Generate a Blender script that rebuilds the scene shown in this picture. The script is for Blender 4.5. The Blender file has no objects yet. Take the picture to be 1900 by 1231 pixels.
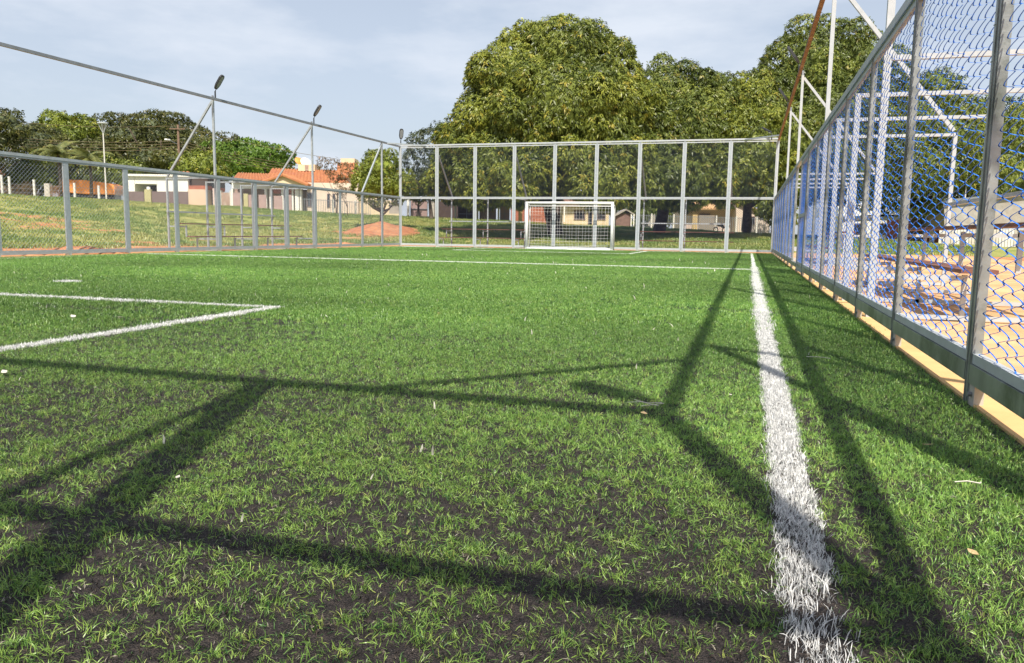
import bpy, math, random
import numpy as np
from mathutils import Vector, Matrix

random.seed(7)
rng = np.random.default_rng(11)
SC = bpy.context.scene
COL = SC.collection

# ------------------------------------------------------------------ camera
YAW, PITCH, ROLL, CAM_H, F_PX = .2898, .1257, -.0146, .755, 1452.4
_fw = Vector((-math.sin(YAW) * math.cos(PITCH), math.cos(YAW) * math.cos(PITCH), -math.sin(PITCH)))
_r = Vector((math.cos(YAW), math.sin(YAW), 0))
_u = _r.cross(_fw)
cam_x = _r * math.cos(ROLL) - _u * math.sin(ROLL)
cam_y = _r * math.sin(ROLL) + _u * math.cos(ROLL)
cam = bpy.data.objects.new('camera', bpy.data.cameras.new('camera'))
M = Matrix((cam_x, cam_y, -_fw)).transposed().to_4x4()
M.translation = Vector((0, 0, CAM_H))
cam.matrix_world = M
cam.data.sensor_width = 36
cam.data.lens = 36 * F_PX / 1900
cam.data.clip_start = .02
cam.data.clip_end = 3000
COL.objects.link(cam)
SC.camera = cam

# ------------------------------------------------------------------ light
sun_from = Vector((.273, -.703, 1)).normalized()
elev = math.asin(sun_from.z)
azim = math.atan2(sun_from.x, sun_from.y)
sl = bpy.data.lights.new('sun', 'SUN')
sl.energy = 5.0
sl.angle = math.radians(.55)
sl.color = (1, .93, .82)
so = bpy.data.objects.new('sun', sl)
so.rotation_euler = sun_from.to_track_quat('Z', 'Y').to_euler()
COL.objects.link(so)
W = bpy.data.worlds.new('World')
SC.world = W
W.use_nodes = True
nt = W.node_tree
nt.nodes.clear()
sky = nt.nodes.new('ShaderNodeTexSky')
sky.sky_type = 'NISHITA'
sky.sun_disc = False
sky.sun_elevation = elev
sky.sun_rotation = azim
sky.air_density = 1.0
sky.dust_density = 2.2
sky.ozone_density = 1.2
bg = nt.nodes.new('ShaderNodeBackground')
bg.inputs['Strength'].default_value = .1
wo = nt.nodes.new('ShaderNodeOutputWorld')
tc = nt.nodes.new('ShaderNodeTexCoord')
mp = nt.nodes.new('ShaderNodeMapping')
mp.inputs['Scale'].default_value = (1.0, 1.0, 3.2)
nt.links.new(tc.outputs['Generated'], mp.inputs[0])
no = nt.nodes.new('ShaderNodeTexNoise')
no.inputs['Scale'].default_value = 3.4
no.inputs['Detail'].default_value = 7
no.inputs['Roughness'].default_value = .55
nt.links.new(mp.outputs[0], no.inputs['Vector'])
rp = nt.nodes.new('ShaderNodeValToRGB')
rp.color_ramp.elements[0].position = .46
rp.color_ramp.elements[0].color = (.56, .56, .56, 1)
rp.color_ramp.elements[1].position = .68
rp.color_ramp.elements[1].color = (1, 1, 1, 1)
nt.links.new(no.outputs[0], rp.inputs[0])
mx = nt.nodes.new('ShaderNodeMix')
mx.data_type = 'RGBA'
mx.inputs['B'].default_value = (6.0, 6.5, 7.3, 1)       # thin high cloud veil (before the 0.1 strength)
sp = nt.nodes.new('ShaderNodeSeparateXYZ')                # the veil of haze thins towards the zenith
nt.links.new(tc.outputs['Generated'], sp.inputs[0])
vr = nt.nodes.new('ShaderNodeMapRange')
vr.inputs['From Min'].default_value = .22
vr.inputs['From Max'].default_value = .85
vr.inputs['To Min'].default_value = 1
vr.inputs['To Max'].default_value = .35
nt.links.new(sp.outputs['Z'], vr.inputs[0])
vm = nt.nodes.new('ShaderNodeMath')
vm.operation = 'MULTIPLY'
nt.links.new(rp.outputs[0], vm.inputs[0])
nt.links.new(vr.outputs[0], vm.inputs[1])
nt.links.new(vm.outputs[0], mx.inputs['Factor'])
nt.links.new(sky.outputs[0], mx.inputs['A'])
nt.links.new(mx.outputs['Result'], bg.inputs['Color'])
nt.links.new(bg.outputs[0], wo.inputs[0])
SC.view_settings.view_transform = 'Standard'
SC.view_settings.look = 'None'
SC.view_settings.exposure = .40
SC.view_settings.gamma = 1
SC.view_settings.use_curve_mapping = False
SC.render.engine = 'CYCLES'
SC.cycles.max_bounces = 6
SC.cycles.transparent_max_bounces = 8
SC.cycles.use_denoising = True

# ------------------------------------------------------------------ helpers
def tag(o, label=None, cat=None, group=None, kind=None):
    if label: o['label'] = label
    if cat: o['category'] = cat
    if group: o['group'] = group
    if kind: o['kind'] = kind
    return o

def link(name, me, mat=None, parent=None):
    o = bpy.data.objects.new(name, me)
    COL.objects.link(o)
    if parent is not None: o.parent = parent
    if mat is not None and me is not None and len(me.materials) == 0: me.materials.append(mat)
    return o

def empty(name, loc=(0, 0, 0), rz=0):
    o = bpy.data.objects.new(name, None)
    o.location = loc
    o.rotation_euler = (0, 0, rz)
    o.empty_display_size = .2
    COL.objects.link(o)
    return o

def copy_tree(o, parent=None):
    c = o.copy()
    COL.objects.link(c)
    c.parent = parent
    for ch in KIDS.get(o.name, []): copy_tree(ch, c)
    return c

KIDS = {}
def kids_index():
    KIDS.clear()
    for o in bpy.data.objects:
        if o.parent: KIDS.setdefault(o.parent.name, []).append(o)

class MB:
    def __init__(s): s.v = []; s.f = []
    def hexa(s, pts):
        n = len(s.v); s.v += [tuple(p) for p in pts]
        s.f += [tuple(n + i for i in q) for q in ((0, 3, 2, 1), (4, 5, 6, 7), (0, 1, 5, 4), (1, 2, 6, 5), (2, 3, 7, 6), (3, 0, 4, 7))]
        return s
    def box(s, x0, x1, y0, y1, z0, z1):
        return s.hexa([(x0, y0, z0), (x1, y0, z0), (x1, y1, z0), (x0, y1, z0), (x0, y0, z1), (x1, y0, z1), (x1, y1, z1), (x0, y1, z1)])
    def bar(s, a, b, w, h=None, up=(0, 0, 1)):
        a = Vector(a); b = Vector(b); h = h or w
        d = (b - a).normalized(); up = Vector(up)
        if abs(d.dot(up)) > .98: up = Vector((1, 0, 0))
        x = d.cross(up).normalized() * w / 2; y = x.cross(d).normalized() * h / 2
        return s.hexa([a - x - y, a + x - y, a + x + y, a - x + y, b - x - y, b + x - y, b + x + y, b - x + y])
    def tube(s, pts, r, n=6, cap=True):
        pts = [Vector(p) for p in pts]; rs = r if isinstance(r, (list, tuple)) else [r] * len(pts)
        base = len(s.v)
        for i, p in enumerate(pts):
            d = (pts[min(i + 1, len(pts) - 1)] - pts[max(i - 1, 0)]).normalized()
            up = Vector((0, 0, 1)) if abs(d.z) < .95 else Vector((1, 0, 0))
            x = d.cross(up).normalized(); y = x.cross(d)
            for k in range(n):
                a = 2 * math.pi * k / n
                s.v.append(tuple(p + (x * math.cos(a) + y * math.sin(a)) * rs[i]))
        for i in range(len(pts) - 1):
            for k in range(n):
                a = base + i * n + k; b = base + i * n + (k + 1) % n
                s.f.append((a, b, b + n, a + n))
        if cap:
            s.f.append(tuple(base + k for k in range(n))[::-1])
            s.f.append(tuple(base + (len(pts) - 1) * n + k for k in range(n)))
        return s
    def poly(s, pts, thick=None):
        """flat polygon, optionally extruded by the vector thick"""
        n = len(s.v); m = len(pts)
        s.v += [tuple(p) for p in pts]
        if thick is None:
            s.f.append(tuple(range(n, n + m))); return s
        t = Vector(thick)
        s.v += [tuple(Vector(p) + t) for p in pts]
        s.f.append(tuple(range(n, n + m))[::-1]); s.f.append(tuple(range(n + m, n + 2 * m)))
        for k in range(m):
            a = n + k; b = n + (k + 1) % m
            s.f.append((a, b, b + m, a + m))
        return s
    def mesh(s, name, smooth=False):
        me = bpy.data.meshes.new(name)
        me.from_pydata(s.v, [], s.f)
        if smooth: me.polygons.foreach_set('use_smooth', [True] * len(me.polygons))
        me.update()
        return me
    def build(s, name, mat, parent=None, smooth=False, bevel=0):
        o = link(name, s.mesh(name, smooth), mat, parent)
        if bevel:
            b = o.modifiers.new('edge', 'BEVEL'); b.width = bevel; b.segments = 1; b.limit_method = 'ANGLE'
        return o

def np_mesh(name, V, quads, attrs=None, tri=False):
    me = bpy.data.meshes.new(name)
    k = quads.shape[1]
    me.vertices.add(len(V)); me.vertices.foreach_set('co', np.ascontiguousarray(V, np.float32).ravel())
    me.loops.add(quads.size); me.loops.foreach_set('vertex_index', np.ascontiguousarray(quads, np.int32).ravel())
    me.polygons.add(len(quads)); me.polygons.foreach_set('loop_start', np.arange(0, quads.size, k, dtype=np.int32))
    try: me.polygons.foreach_set('loop_total', np.full(len(quads), k, np.int32))
    except Exception: pass
    for nm, arr in (attrs or {}).items():
        if arr.ndim == 1:
            a = me.attributes.new(nm, 'FLOAT', 'POINT'); a.data.foreach_set('value', arr.astype(np.float32))
        else:
            a = me.attributes.new(nm, 'FLOAT_COLOR', 'POINT'); a.data.foreach_set('color', arr.astype(np.float32).ravel())
    me.update(calc_edges=True)
    return me

def P(x, y, d):
    """world point seen at photograph pixel (x, y) at horizontal depth d (metres)"""
    a = (x - 950) / F_PX; b = (615.8 - y) / F_PX
    r = cam_x * a + cam_y * b + _fw
    h = r.x * -math.sin(YAW) + r.y * math.cos(YAW)
    return Vector((0, 0, CAM_H)) + r * (d / h)
ER = Vector((math.cos(YAW), math.sin(YAW), 0)); EF = Vector((-math.sin(YAW), math.cos(YAW), 0))
def lat(x, y, d): return P(x, y, d).dot(ER)
def S(u, d, z): return ER * u + EF * d + Vector((0, 0, z))

def vnoise(x, y, seed=0):
    """smooth value noise, numpy"""
    xi = np.floor(x).astype(np.int64); yi = np.floor(y).astype(np.int64)
    fx = x - xi; fy = y - yi
    fx = fx * fx * (3 - 2 * fx); fy = fy * fy * (3 - 2 * fy)
    def h(a, b):
        n = (a * 374761393 + b * 668265263 + seed * 1274126177) & 0x7fffffff
        n = ((n ^ (n >> 13)) * 1274126177) & 0x7fffffff
        return ((n ^ (n >> 16)) & 0xffff) / 65535.
    return (h(xi, yi) * (1 - fx) + h(xi + 1, yi) * fx) * (1 - fy) + (h(xi, yi + 1) * (1 - fx) + h(xi + 1, yi + 1) * fx) * fy
def fbm(x, y, seed=0, o=3):
    s = 0; a = .5; t = 0
    for i in range(o):
        s = s + a * vnoise(x * 2 ** i, y * 2 ** i, seed + i); t += a; a *= .5
    return s / t

# ------------------------------------------------------------------ materials
def mat(name, color, rough=.7, metal=0, var=.15, scale=6, bump=0, bscale=40, color2=None, c2=(.5, .7), spec=None, coord='Object'):
    m = bpy.data.materials.new(name); m.use_nodes = True
    n = m.node_tree; b = n.nodes['Principled BSDF']
    b.inputs['Roughness'].default_value = rough; b.inputs['Metallic'].default_value = metal
    if spec is not None: b.inputs['Specular IOR Level'].default_value = spec
    t = n.nodes.new('ShaderNodeTexCoord')
    ns = n.nodes.new('ShaderNodeTexNoise'); ns.inputs['Scale'].default_value = scale; ns.inputs['Detail'].default_value = 6
    n.links.new(t.outputs[coord], ns.inputs['Vector'])
    mr = n.nodes.new('ShaderNodeMapRange'); mr.inputs['To Min'].default_value = 1 - var; mr.inputs['To Max'].default_value = 1 + var
    mr.inputs['From Min'].default_value = .3; mr.inputs['From Max'].default_value = .7
    n.links.new(ns.outputs[0], mr.inputs[0])
    mul = n.nodes.new('ShaderNodeVectorMath'); mul.operation = 'SCALE'
    n.links.new(mr.outputs[0], mul.inputs['Scale'])
    if color2:
        n2 = n.nodes.new('ShaderNodeTexNoise'); n2.inputs['Scale'].default_value = scale * .37; n2.inputs['Detail'].default_value = 8
        n2.inputs['Roughness'].default_value = .65
        n.links.new(t.outputs[coord], n2.inputs['Vector'])
        r2 = n.nodes.new('ShaderNodeMapRange'); r2.inputs['From Min'].default_value = c2[0]; r2.inputs['From Max'].default_value = c2[1]
        n.links.new(n2.outputs[0], r2.inputs[0])
        mm = n.nodes.new('ShaderNodeMix'); mm.data_type = 'RGBA'
        mm.inputs['A'].default_value = (*color, 1); mm.inputs['B'].default_value = (*color2, 1)
        n.links.new(r2.outputs[0], mm.inputs['Factor']); n.links.new(mm.outputs['Result'], mul.inputs[0])
    else:
        mul.inputs[0].default_value = color
    n.links.new(mul.outputs[0], b.inputs['Base Color'])
    if bump:
        nb = n.nodes.new('ShaderNodeTexNoise'); nb.inputs['Scale'].default_value = bscale; nb.inputs['Detail'].default_value = 5
        n.links.new(t.outputs[coord], nb.inputs['Vector'])
        bp = n.nodes.new('ShaderNodeBump'); bp.inputs['Strength'].default_value = bump; bp.inputs['Distance'].default_value = .01
        n.links.new(nb.outputs[0], bp.inputs['Height']); n.links.new(bp.outputs[0], b.inputs['Normal'])
    return m

ZINC = mat('galvanised_steel', (.40, .44, .46), .5, .35, .12, 9, .1, 60, (.38, .41, .42), (.5, .62))
ZINC_D = mat('shade_toned_steel', (.33, .35, .34), .40, .55, .2, 7, .1, 60, (.16, .18, .16), (.48, .62))  # right fence posts and bottom rail: shade on the steel painted into its colour
ZINC_L = mat('bright_zinc', (.46, .49, .51), .5, .1, .08, 9, .08, 60, (.48, .48, .47), (.55, .68))
GREYRAIL = mat('dull_grey_tube', (.24, .26, .28), .5, .3, .15, 6)
RUST = mat('rusty_tube', (.24, .12, .07), .8, 0, .35, 8, .2, 50, (.34, .18, .10), (.45, .6))
BLUEWIRE = mat('blue_coated_wire', (.035, .22, .80), .5, 0, .12, 3, spec=.3)
NAVYWIRE = mat('dark_blue_wire', (.04, .055, .12), .5, 0, .12, 3, spec=.15)
GREYWIRE = mat('grey_blue_wire', (.18, .21, .26), .5, 0, .12, 3, spec=.25)
WHITE = mat('white_paint', (.84, .84, .82), .4, 0, .05, 5)
NETW = mat('white_net_cord', (.75, .75, .73), .8, 0, .05, 5)
PLANK = mat('red_brown_plank', (.16, .065, .045), .65, 0, .3, 4, .3, 25, (.22, .10, .07), (.45, .65))
DARK = mat('dark_plastic', (.03, .032, .036), .45, 0, .1, 4)
LAMPG = mat('lamp_lens', (.35, .36, .38), .25, .3, .1, 9)
CONC = mat('pale_concrete', (.50, .46, .40), .9, 0, .12, 5, .3, 40, (.40, .35, .28), (.5, .7))
WALLW = mat('white_wall', (.78, .76, .70), .9, 0, .05, 1.5, .1, 20, (.62, .55, .42), (.58, .8))
WALLC = mat('cream_wall', (.66, .54, .36), .9, 0, .07, 1.5, .1, 20, (.52, .40, .26), (.55, .8))
WALLP = mat('pink_wall', (.58, .46, .41), .9, 0, .07, 1.2, .1, 20, (.52, .34, .24), (.55, .8))
WALLPE = mat('peach_wall', (.66, .54, .44), .9, 0, .06, 1.2, .1, 20)
BRICKP = mat('bare_block_wall', (.36, .25, .20), .95, 0, .2, 3, .4, 20, (.5, .42, .34), (.5, .66))
BRICKR = mat('red_brick', (.36, .13, .08), .95, 0, .2, 3, .4, 20)
TILE = mat('terracotta_tile', (.40, .16, .065), .8, 0, .18, 3, 0, 20, (.36, .13, .07), (.48, .66))
TILEY = mat('faded_tile', (.55, .36, .18), .85, 0, .2, 3, 0, 20, (.40, .22, .11), (.48, .66))
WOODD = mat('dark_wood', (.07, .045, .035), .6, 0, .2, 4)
GATE = mat('brown_gate', (.17, .12, .115), .6, 0, .15, 4)
GLASS = mat('window_glass', (.03, .035, .045), .12, 0, .1, 2, spec=.8)
POSTC = mat('concrete_post', (.62, .60, .55), .9, 0, .12, 4, .2, 30)
YELL = mat('yellow_pillar', (.42, .38, .20), .85, 0, .1, 3)
TARP = mat('orange_tarpaulin', (.85, .30, .06), .6, 0, .12, 2, .3, 8)
GREYW = mat('grey_rendered_wall', (.34, .30, .26), .95, 0, .2, 1.5, .2, 20, (.40, .39, .37), (.45, .65))
SOILM = mat('red_soil', (.38, .15, .065), .95, 0, .2, 3, .5, 30, (.46, .22, .10), (.45, .65))
TREEBARK = mat('tree_bark', (.10, .075, .055), .95, 0, .3, 5, .6, 20, (.16, .13, .10), (.45, .65))
POLEW = mat('weathered_pole', (.20, .13, .09), .9, 0, .2, 6)
CABLE = mat('cable_sheath', (.16, .12, .06), .7, 0, .1, 2)

def leaf_mat(name, trans=.3, rough=.5):
    m = bpy.data.materials.new(name); m.use_nodes = True
    n = m.node_tree; b = n.nodes['Principled BSDF']
    a = n.nodes.new('ShaderNodeAttribute'); a.attribute_name = 'tint'
    n.links.new(a.outputs['Color'], b.inputs['Base Color'])
    b.inputs['Roughness'].default_value = rough
    b.inputs['Specular IOR Level'].default_value = .35
    t = n.nodes.new('ShaderNodeBsdfTranslucent'); n.links.new(a.outputs['Color'], t.inputs[0])
    x = n.nodes.new('ShaderNodeMixShader'); x.inputs[0].default_value = trans
    n.links.new(b.outputs[0], x.inputs[1]); n.links.new(t.outputs[0], x.inputs[2])
    n.links.new(x.outputs[0], n.nodes['Material Output'].inputs[0])
    return m
LEAF = leaf_mat('tree_leaf', .16, .42)

def inst_mat(name, trans, rough, spec=.5, gain=1):
    m = leaf_mat(name, trans, rough)
    for nd in m.node_tree.nodes:
        if nd.type == 'ATTRIBUTE': nd.attribute_type = 'INSTANCER'
    m.node_tree.nodes['Principled BSDF'].inputs['Specular IOR Level'].default_value = spec
    return m
BLADE = inst_mat('turf_blade', .22, .38)

# ------------------------------------------------------------------ layout numbers (metres)
XR, XL, YF, YN = 1.03, -16.64, 36.05, -.12
ZM, ZT = 2.38, 4.87
NP = 9
PX = (XR - XL) / NP
KY = [36.05 - 2 * k for k in range(19)]

def th(X, Y):
    """terrain height"""
    X = np.asarray(X, float); Y = np.asarray(Y, float)
    d = np.hypot(np.maximum(-17.2 - X, 0), np.maximum(Y - 36.6, 0))
    t = np.clip((d - 5.0) / 33, 0, 1); s = t * t * (3 - 2 * t)
    top = np.maximum(.95 - .0375 * np.clip(X, -90, 60), .0)
    bumps = (fbm(X * .25, Y * .25, 3) - .5) * .35 * np.clip((d - 3) / 8, 0, 1)
    return top * s + bumps - .03
def thf(X, Y): return float(th(np.array([X]), np.array([Y]))[0])

# ------------------------------------------------------------------ ground
def worn(X, Y):
    patch = np.zeros_like(X)
    for (px, py, pd, r, a) in ((60, 402, 42, 6, .8), (150, 408, 42, 4.5, .75), (20, 425, 36, 3.5, .7), (300, 415, 42, 3.0, .6), (600, 440, 47, 3.2, .9), (640, 428, 56, 4.5, .8), (560, 430, 52, 3, .6), (690, 440, 50, 4, .7), (245, 428, 35, 3.0, .8), (380, 430, 42, 3.2, .7), (480, 436, 42, 2.4, .5)):
        c = P(px, py, pd)
        patch = np.maximum(patch, a * np.exp(-((X - c.x) ** 2 + (Y - c.y) ** 2) / r ** 2))
    return patch * np.clip((fbm(X * .9, Y * .9, 21) - .36) * 4.5, 0, 1)

def build_ground():
    def axis(lo, hi, fine_lo, fine_hi, step):
        a = [fine_lo]
        while a[-1] < fine_hi: a.append(a[-1] + step)
        s = step; b = fine_hi
        hi_l = []
        while b < hi: s *= 1.25; b += s; hi_l.append(b)
        s = step; b = fine_lo; lo_l = []
        while b > lo: s *= 1.25; b -= s; lo_l.append(b)
        return np.array(lo_l[::-1] + a + hi_l)
    xs = axis(-900, 900, -75, 45, .6); ys = axis(-500, 1400, -6, 95, .6)
    X, Y = np.meshgrid(xs, ys, indexing='ij')
    Z = th(X, Y)
    dl = -17.2 - X; df = Y - 36.6
    d = np.hypot(np.maximum(dl, 0), np.maximum(df, 0))
    wob = (fbm(X * .35, Y * .35, 9) - .5) * 3
    g = np.clip((d + wob * .8 - np.where(df > dl, 4.4, 6.6)) / 1.4, 0, 1)
    right = np.clip((X - 1.2) / .5, 0, 1) * (Y < 37)
    g = np.where(X > 1.1, np.where((X > 16 + wob) | (Y > 41 + wob), 1, 0), g)
    # worn patches with red soil showing on the bank
    g = g * (1 - worn(X, Y))
    V = np.stack([X, Y, Z], -1).reshape(-1, 3)
    nx, ny = X.shape
    i = np.arange(nx - 1)[:, None] * ny + np.arange(ny - 1)[None]
    q = np.stack([i, i + ny, i + ny + 1, i + 1], -1).reshape(-1, 4)
    me = np_mesh('ground', V, q, {'grassy': np.clip(g, 0, 1).ravel()})
    me.polygons.foreach_set('use_smooth', [True] * len(me.polygons))
    m = bpy.data.materials.new('soil_and_grass'); m.use_nodes = True
    n = m.node_tree; b = n.nodes['Principled BSDF']; b.inputs['Roughness'].default_value = .95
    b.inputs['Specular IOR Level'].default_value = .15
    t = n.nodes.new('ShaderNodeTexCoord')
    def noise(s, det=6, r=.6):
        x = n.nodes.new('ShaderNodeTexNoise'); x.inputs['Scale'].default_value = s; x.inputs['Detail'].default_value = det; x.inputs['Roughness'].default_value = r
        n.links.new(t.outputs['Object'], x.inputs['Vector']); return x
    def ramp(src, p0, c0, p1, c1):
        x = n.nodes.new('ShaderNodeValToRGB'); e = x.color_ramp.elements
        e[0].position = p0; e[0].color = (*c0, 1); e[1].position = p1; e[1].color = (*c1, 1)
        n.links.new(src, x.inputs[0]); return x
    gr = ramp(noise(.9).outputs[0], .32, (.19, .24, .06), .66, (.38, .35, .12))
    gr2 = noise(14, 4)
    soil = ramp(noise(.7).outputs[0], .35, (.40, .165, .07), .65, (.55, .29, .145))
    at = n.nodes.new('ShaderNodeAttribute'); at.attribute_name = 'grassy'
    ns = noise(2.6, 8, .7)
    ad = n.nodes.new('ShaderNodeMath'); ad.operation = 'ADD'; n.links.new(at.outputs['Fac'], ad.inputs[0]); n.links.new(ns.outputs[0], ad.inputs[1])
    mr = n.nodes.new('ShaderNodeMapRange'); mr.inputs['From Min'].default_value = .92; mr.inputs['From Max'].default_value = 1.12
    n.links.new(ad.outputs[0], mr.inputs[0])
    mx = n.nodes.new('ShaderNodeMix'); mx.data_type = 'RGBA'
    n.links.new(mr.outputs[0], mx.inputs['Factor']); n.links.new(soil.outputs[0], mx.inputs['A']); n.links.new(gr.outputs[0], mx.inputs['B'])
    m2 = n.nodes.new('ShaderNodeMix'); m2.data_type = 'RGBA'; m2.blend_type = 'MULTIPLY'; m2.inputs['Factor'].default_value = 1
    r3 = ramp(gr2.outputs[0], .3, (.72, .72, .72), .7, (1.2, 1.2, 1.2))
    n.links.new(mx.outputs['Result'], m2.inputs['A']); n.links.new(r3.outputs[0], m2.inputs['B'])
    n.links.new(m2.outputs['Result'], b.inputs['Base Color'])
    bp = n.nodes.new('ShaderNodeBump'); bp.inputs['Strength'].default_value = .6; bp.inputs['Distance'].default_value = .05
    n.links.new(noise(9, 8, .7).outputs[0], bp.inputs['Height']); n.links.new(bp.outputs[0], b.inputs['Normal'])
    o = link('ground', me, m); tag(o, 'rough ground of orange soil and sparse grass rising into a bank around the pitch', kind='structure')
    return X, Y, g
build_ground()

# concrete strips the fence stands on, sanded orange by the soil
SANDC = mat('sandy_concrete', (.66, .42, .18), .95, 0, .08, 4, .25, 60, (.56, .32, .12), (.48, .68))
SANDP = mat('orange_sand_path', (.66, .43, .22), .95, 0, .12, 1.2, .4, 50, (.54, .28, .12), (.38, .62))
def strip(name, x0, x1, y0, y1, z, m, label):
    b = MB(); nx = max(1, int((x1 - x0) / 1.5)); ny = max(1, int((y1 - y0) / 1.5))
    b.box(x0, x1, y0, y1, z - .12, z)
    o = b.build(name, m); tag(o, label, kind='structure')
strip('kerb', XR - .02, XR + .42, -1, 37.2, .012, SANDC, 'sandy concrete strip under the right fence')
strip('path', XR + .42, 9.5, -1.0, 39, .0, SANDP, 'orange sand path outside the right fence')
strip('kerb', XL - .42, XL + .12, 1, 37.2, .012, SANDC, 'sandy concrete strip under the left fence')
strip('kerb', XL + .12, XR - .02, 35.93, 36.47, .012, SANDC, 'sandy concrete strip under the far fence')

# turf base: black rubber crumb between green
def turf_base():
    m = bpy.data.materials.new('rubber_crumb'); m.use_nodes = True
    n = m.node_tree; b = n.nodes['Principled BSDF']; b.inputs['Roughness'].default_value = .75
    b.inputs['Specular IOR Level'].default_value = .3
    t = n.nodes.new('ShaderNodeTexCoord')
    a = n.nodes.new('ShaderNodeTexVoronoi'); a.inputs['Scale'].default_value = 260; n.links.new(t.outputs['Object'], a.inputs['Vector'])
    c = n.nodes.new('ShaderNodeValToRGB'); e = c.color_ramp.elements
    e[0].color = (.012, .010, .010, 1); e[1].color = (.095, .076, .068, 1)
    n.links.new(a.outputs['Color'], c.inputs[0])
    ns = n.nodes.new('ShaderNodeTexNoise'); ns.inputs['Scale'].default_value = 60; n.links.new(t.outputs['Object'], ns.inputs['Vector'])
    sep = n.nodes.new('ShaderNodeSeparateXYZ'); n.links.new(t.outputs['Object'], sep.inputs[0])
    mr = n.nodes.new('ShaderNodeMapRange'); mr.inputs['From Min'].default_value = 3.5; mr.inputs['From Max'].default_value = 14
    mr.inputs['To Max'].default_value = .8
    n.links.new(sep.outputs['Y'], mr.inputs[0])
    mx = n.nodes.new('ShaderNodeMix'); mx.data_type = 'RGBA'; mx.inputs['B'].default_value = (.028, .085, .018, 1)
    n.links.new(mr.outputs[0], mx.inputs['Factor']); n.links.new(c.outputs[0], mx.inputs['A'])
    n.links.new(mx.outputs['Result'], b.inputs['Base Color'])
    bp = n.nodes.new('ShaderNodeBump'); bp.inputs['Strength'].default_value = 1; bp.inputs['Distance'].default_value = .009
    n.links.new(a.outputs['Distance'], bp.inputs['Height']); n.links.new(bp.outputs[0], b.inputs['Normal'])
    mb = MB(); mb.box(XL + .12, XR - .02, -1, 35.93, -.1, 0)
    o = mb.build('turf_base', m); tag(o, 'black rubber crumb bed of the artificial turf', kind='structure')
turf_base()

# ------------------------------------------------------------------ turf blades (scattered)
def tuft(name, nb, hgt, wid, spread, lean, m, seed, segs=3):
    r = random.Random(seed); b = MB()
    for i in range(nb):
        a = r.uniform(0, 2 * math.pi); L = hgt * r.uniform(.6, 1.2); ln = lean * r.uniform(.3, 1.5)
        x0 = r.gauss(0, spread); y0 = r.gauss(0, spread)
        dx, dy = math.cos(a), math.sin(a)
        tw = r.uniform(-.6, .6); sx, sy = math.cos(a + math.pi / 2 + tw), math.sin(a + math.pi / 2 + tw)
        n0 = len(b.v); x = 0; z = -.003; ang = math.pi / 2 - ln * .25
        w = wid * r.uniform(.75, 1.25)
        for k in range(segs + 1):
            ww = w / 2 * (1 if k < segs else .25)
            b.v.append((x0 + dx * x - sx * ww, y0 + dy * x - sy * ww, z)); b.v.append((x0 + dx * x + sx * ww, y0 + dy * x + sy * ww, z))
            st = L / segs; x += math.cos(ang) * st; z += math.sin(ang) * st; ang -= ln / segs * 1.2
        for k in range(segs):
            q = n0 + 2 * k; b.f.append((q, q + 1, q + 3, q + 2))
    me = b.mesh(name); me.materials.append(m)
    me.polygons.foreach_set('use_smooth', [True] * len(me.polygons))
    return bpy.data.objects.new(name, me)

def scatter(name, pts, rot, scl, tint, variant, variants, label, kind='stuff'):
    me = bpy.data.meshes.new(name)
    n = len(pts); me.vertices.add(n); me.vertices.foreach_set('co', pts.astype(np.float32).ravel())
    a = me.attributes.new('rot', 'FLOAT_VECTOR', 'POINT'); a.data.foreach_set('vector', rot.astype(np.float32).ravel())
    a = me.attributes.new('scl', 'FLOAT_VECTOR', 'POINT'); a.data.foreach_set('vector', scl.astype(np.float32).ravel())
    a = me.attributes.new('tint', 'FLOAT_COLOR', 'POINT'); a.data.foreach_set('color', np.c_[tint, np.ones(n)].astype(np.float32).ravel())
    a = me.attributes.new('vari', 'INT', 'POINT'); a.data.foreach_set('value', variant.astype(np.int32))
    o = link(name, me)
    c = bpy.data.collections.new(name + '_kinds')
    for v in variants: c.objects.link(v)
    g = bpy.data.node_groups.new(name, 'GeometryNodeTree')
    g.interface.new_socket('Geometry', in_out='INPUT', socket_type='NodeSocketGeometry')
    g.interface.new_socket('Geometry', in_out='OUTPUT', socket_type='NodeSocketGeometry')
    gi = g.nodes.new('NodeGroupInput'); go = g.nodes.new('NodeGroupOutput')
    ip = g.nodes.new('GeometryNodeInstanceOnPoints')
    ci = g.nodes.new('GeometryNodeCollectionInfo'); ci.inputs['Collection'].default_value = c
    ci.inputs['Separate Children'].default_value = True; ci.inputs['Reset Children'].default_value = True
    def na(nm, ty):
        x = g.nodes.new('GeometryNodeInputNamedAttribute'); x.data_type = ty; x.inputs[0].default_value = nm
        return next(s for s in x.outputs if s.enabled and s.name == 'Attribute')
    g.links.new(gi.outputs[0], ip.inputs['Points']); g.links.new(ci.outputs[0], ip.inputs['Instance'])
    ip.inputs['Pick Instance'].default_value = True
    g.links.new(na('vari', 'INT'), ip.inputs['Instance Index'])
    g.links.new(na('rot', 'FLOAT_VECTOR'), ip.inputs['Rotation']); g.links.new(na('scl', 'FLOAT_VECTOR'), ip.inputs['Scale'])
    g.links.new(ip.outputs[0], go.inputs[0])
    md = o.modifiers.new('scatter', 'NODES'); md.node_group = g
    tag(o, label, kind=kind)
    return o

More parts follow.
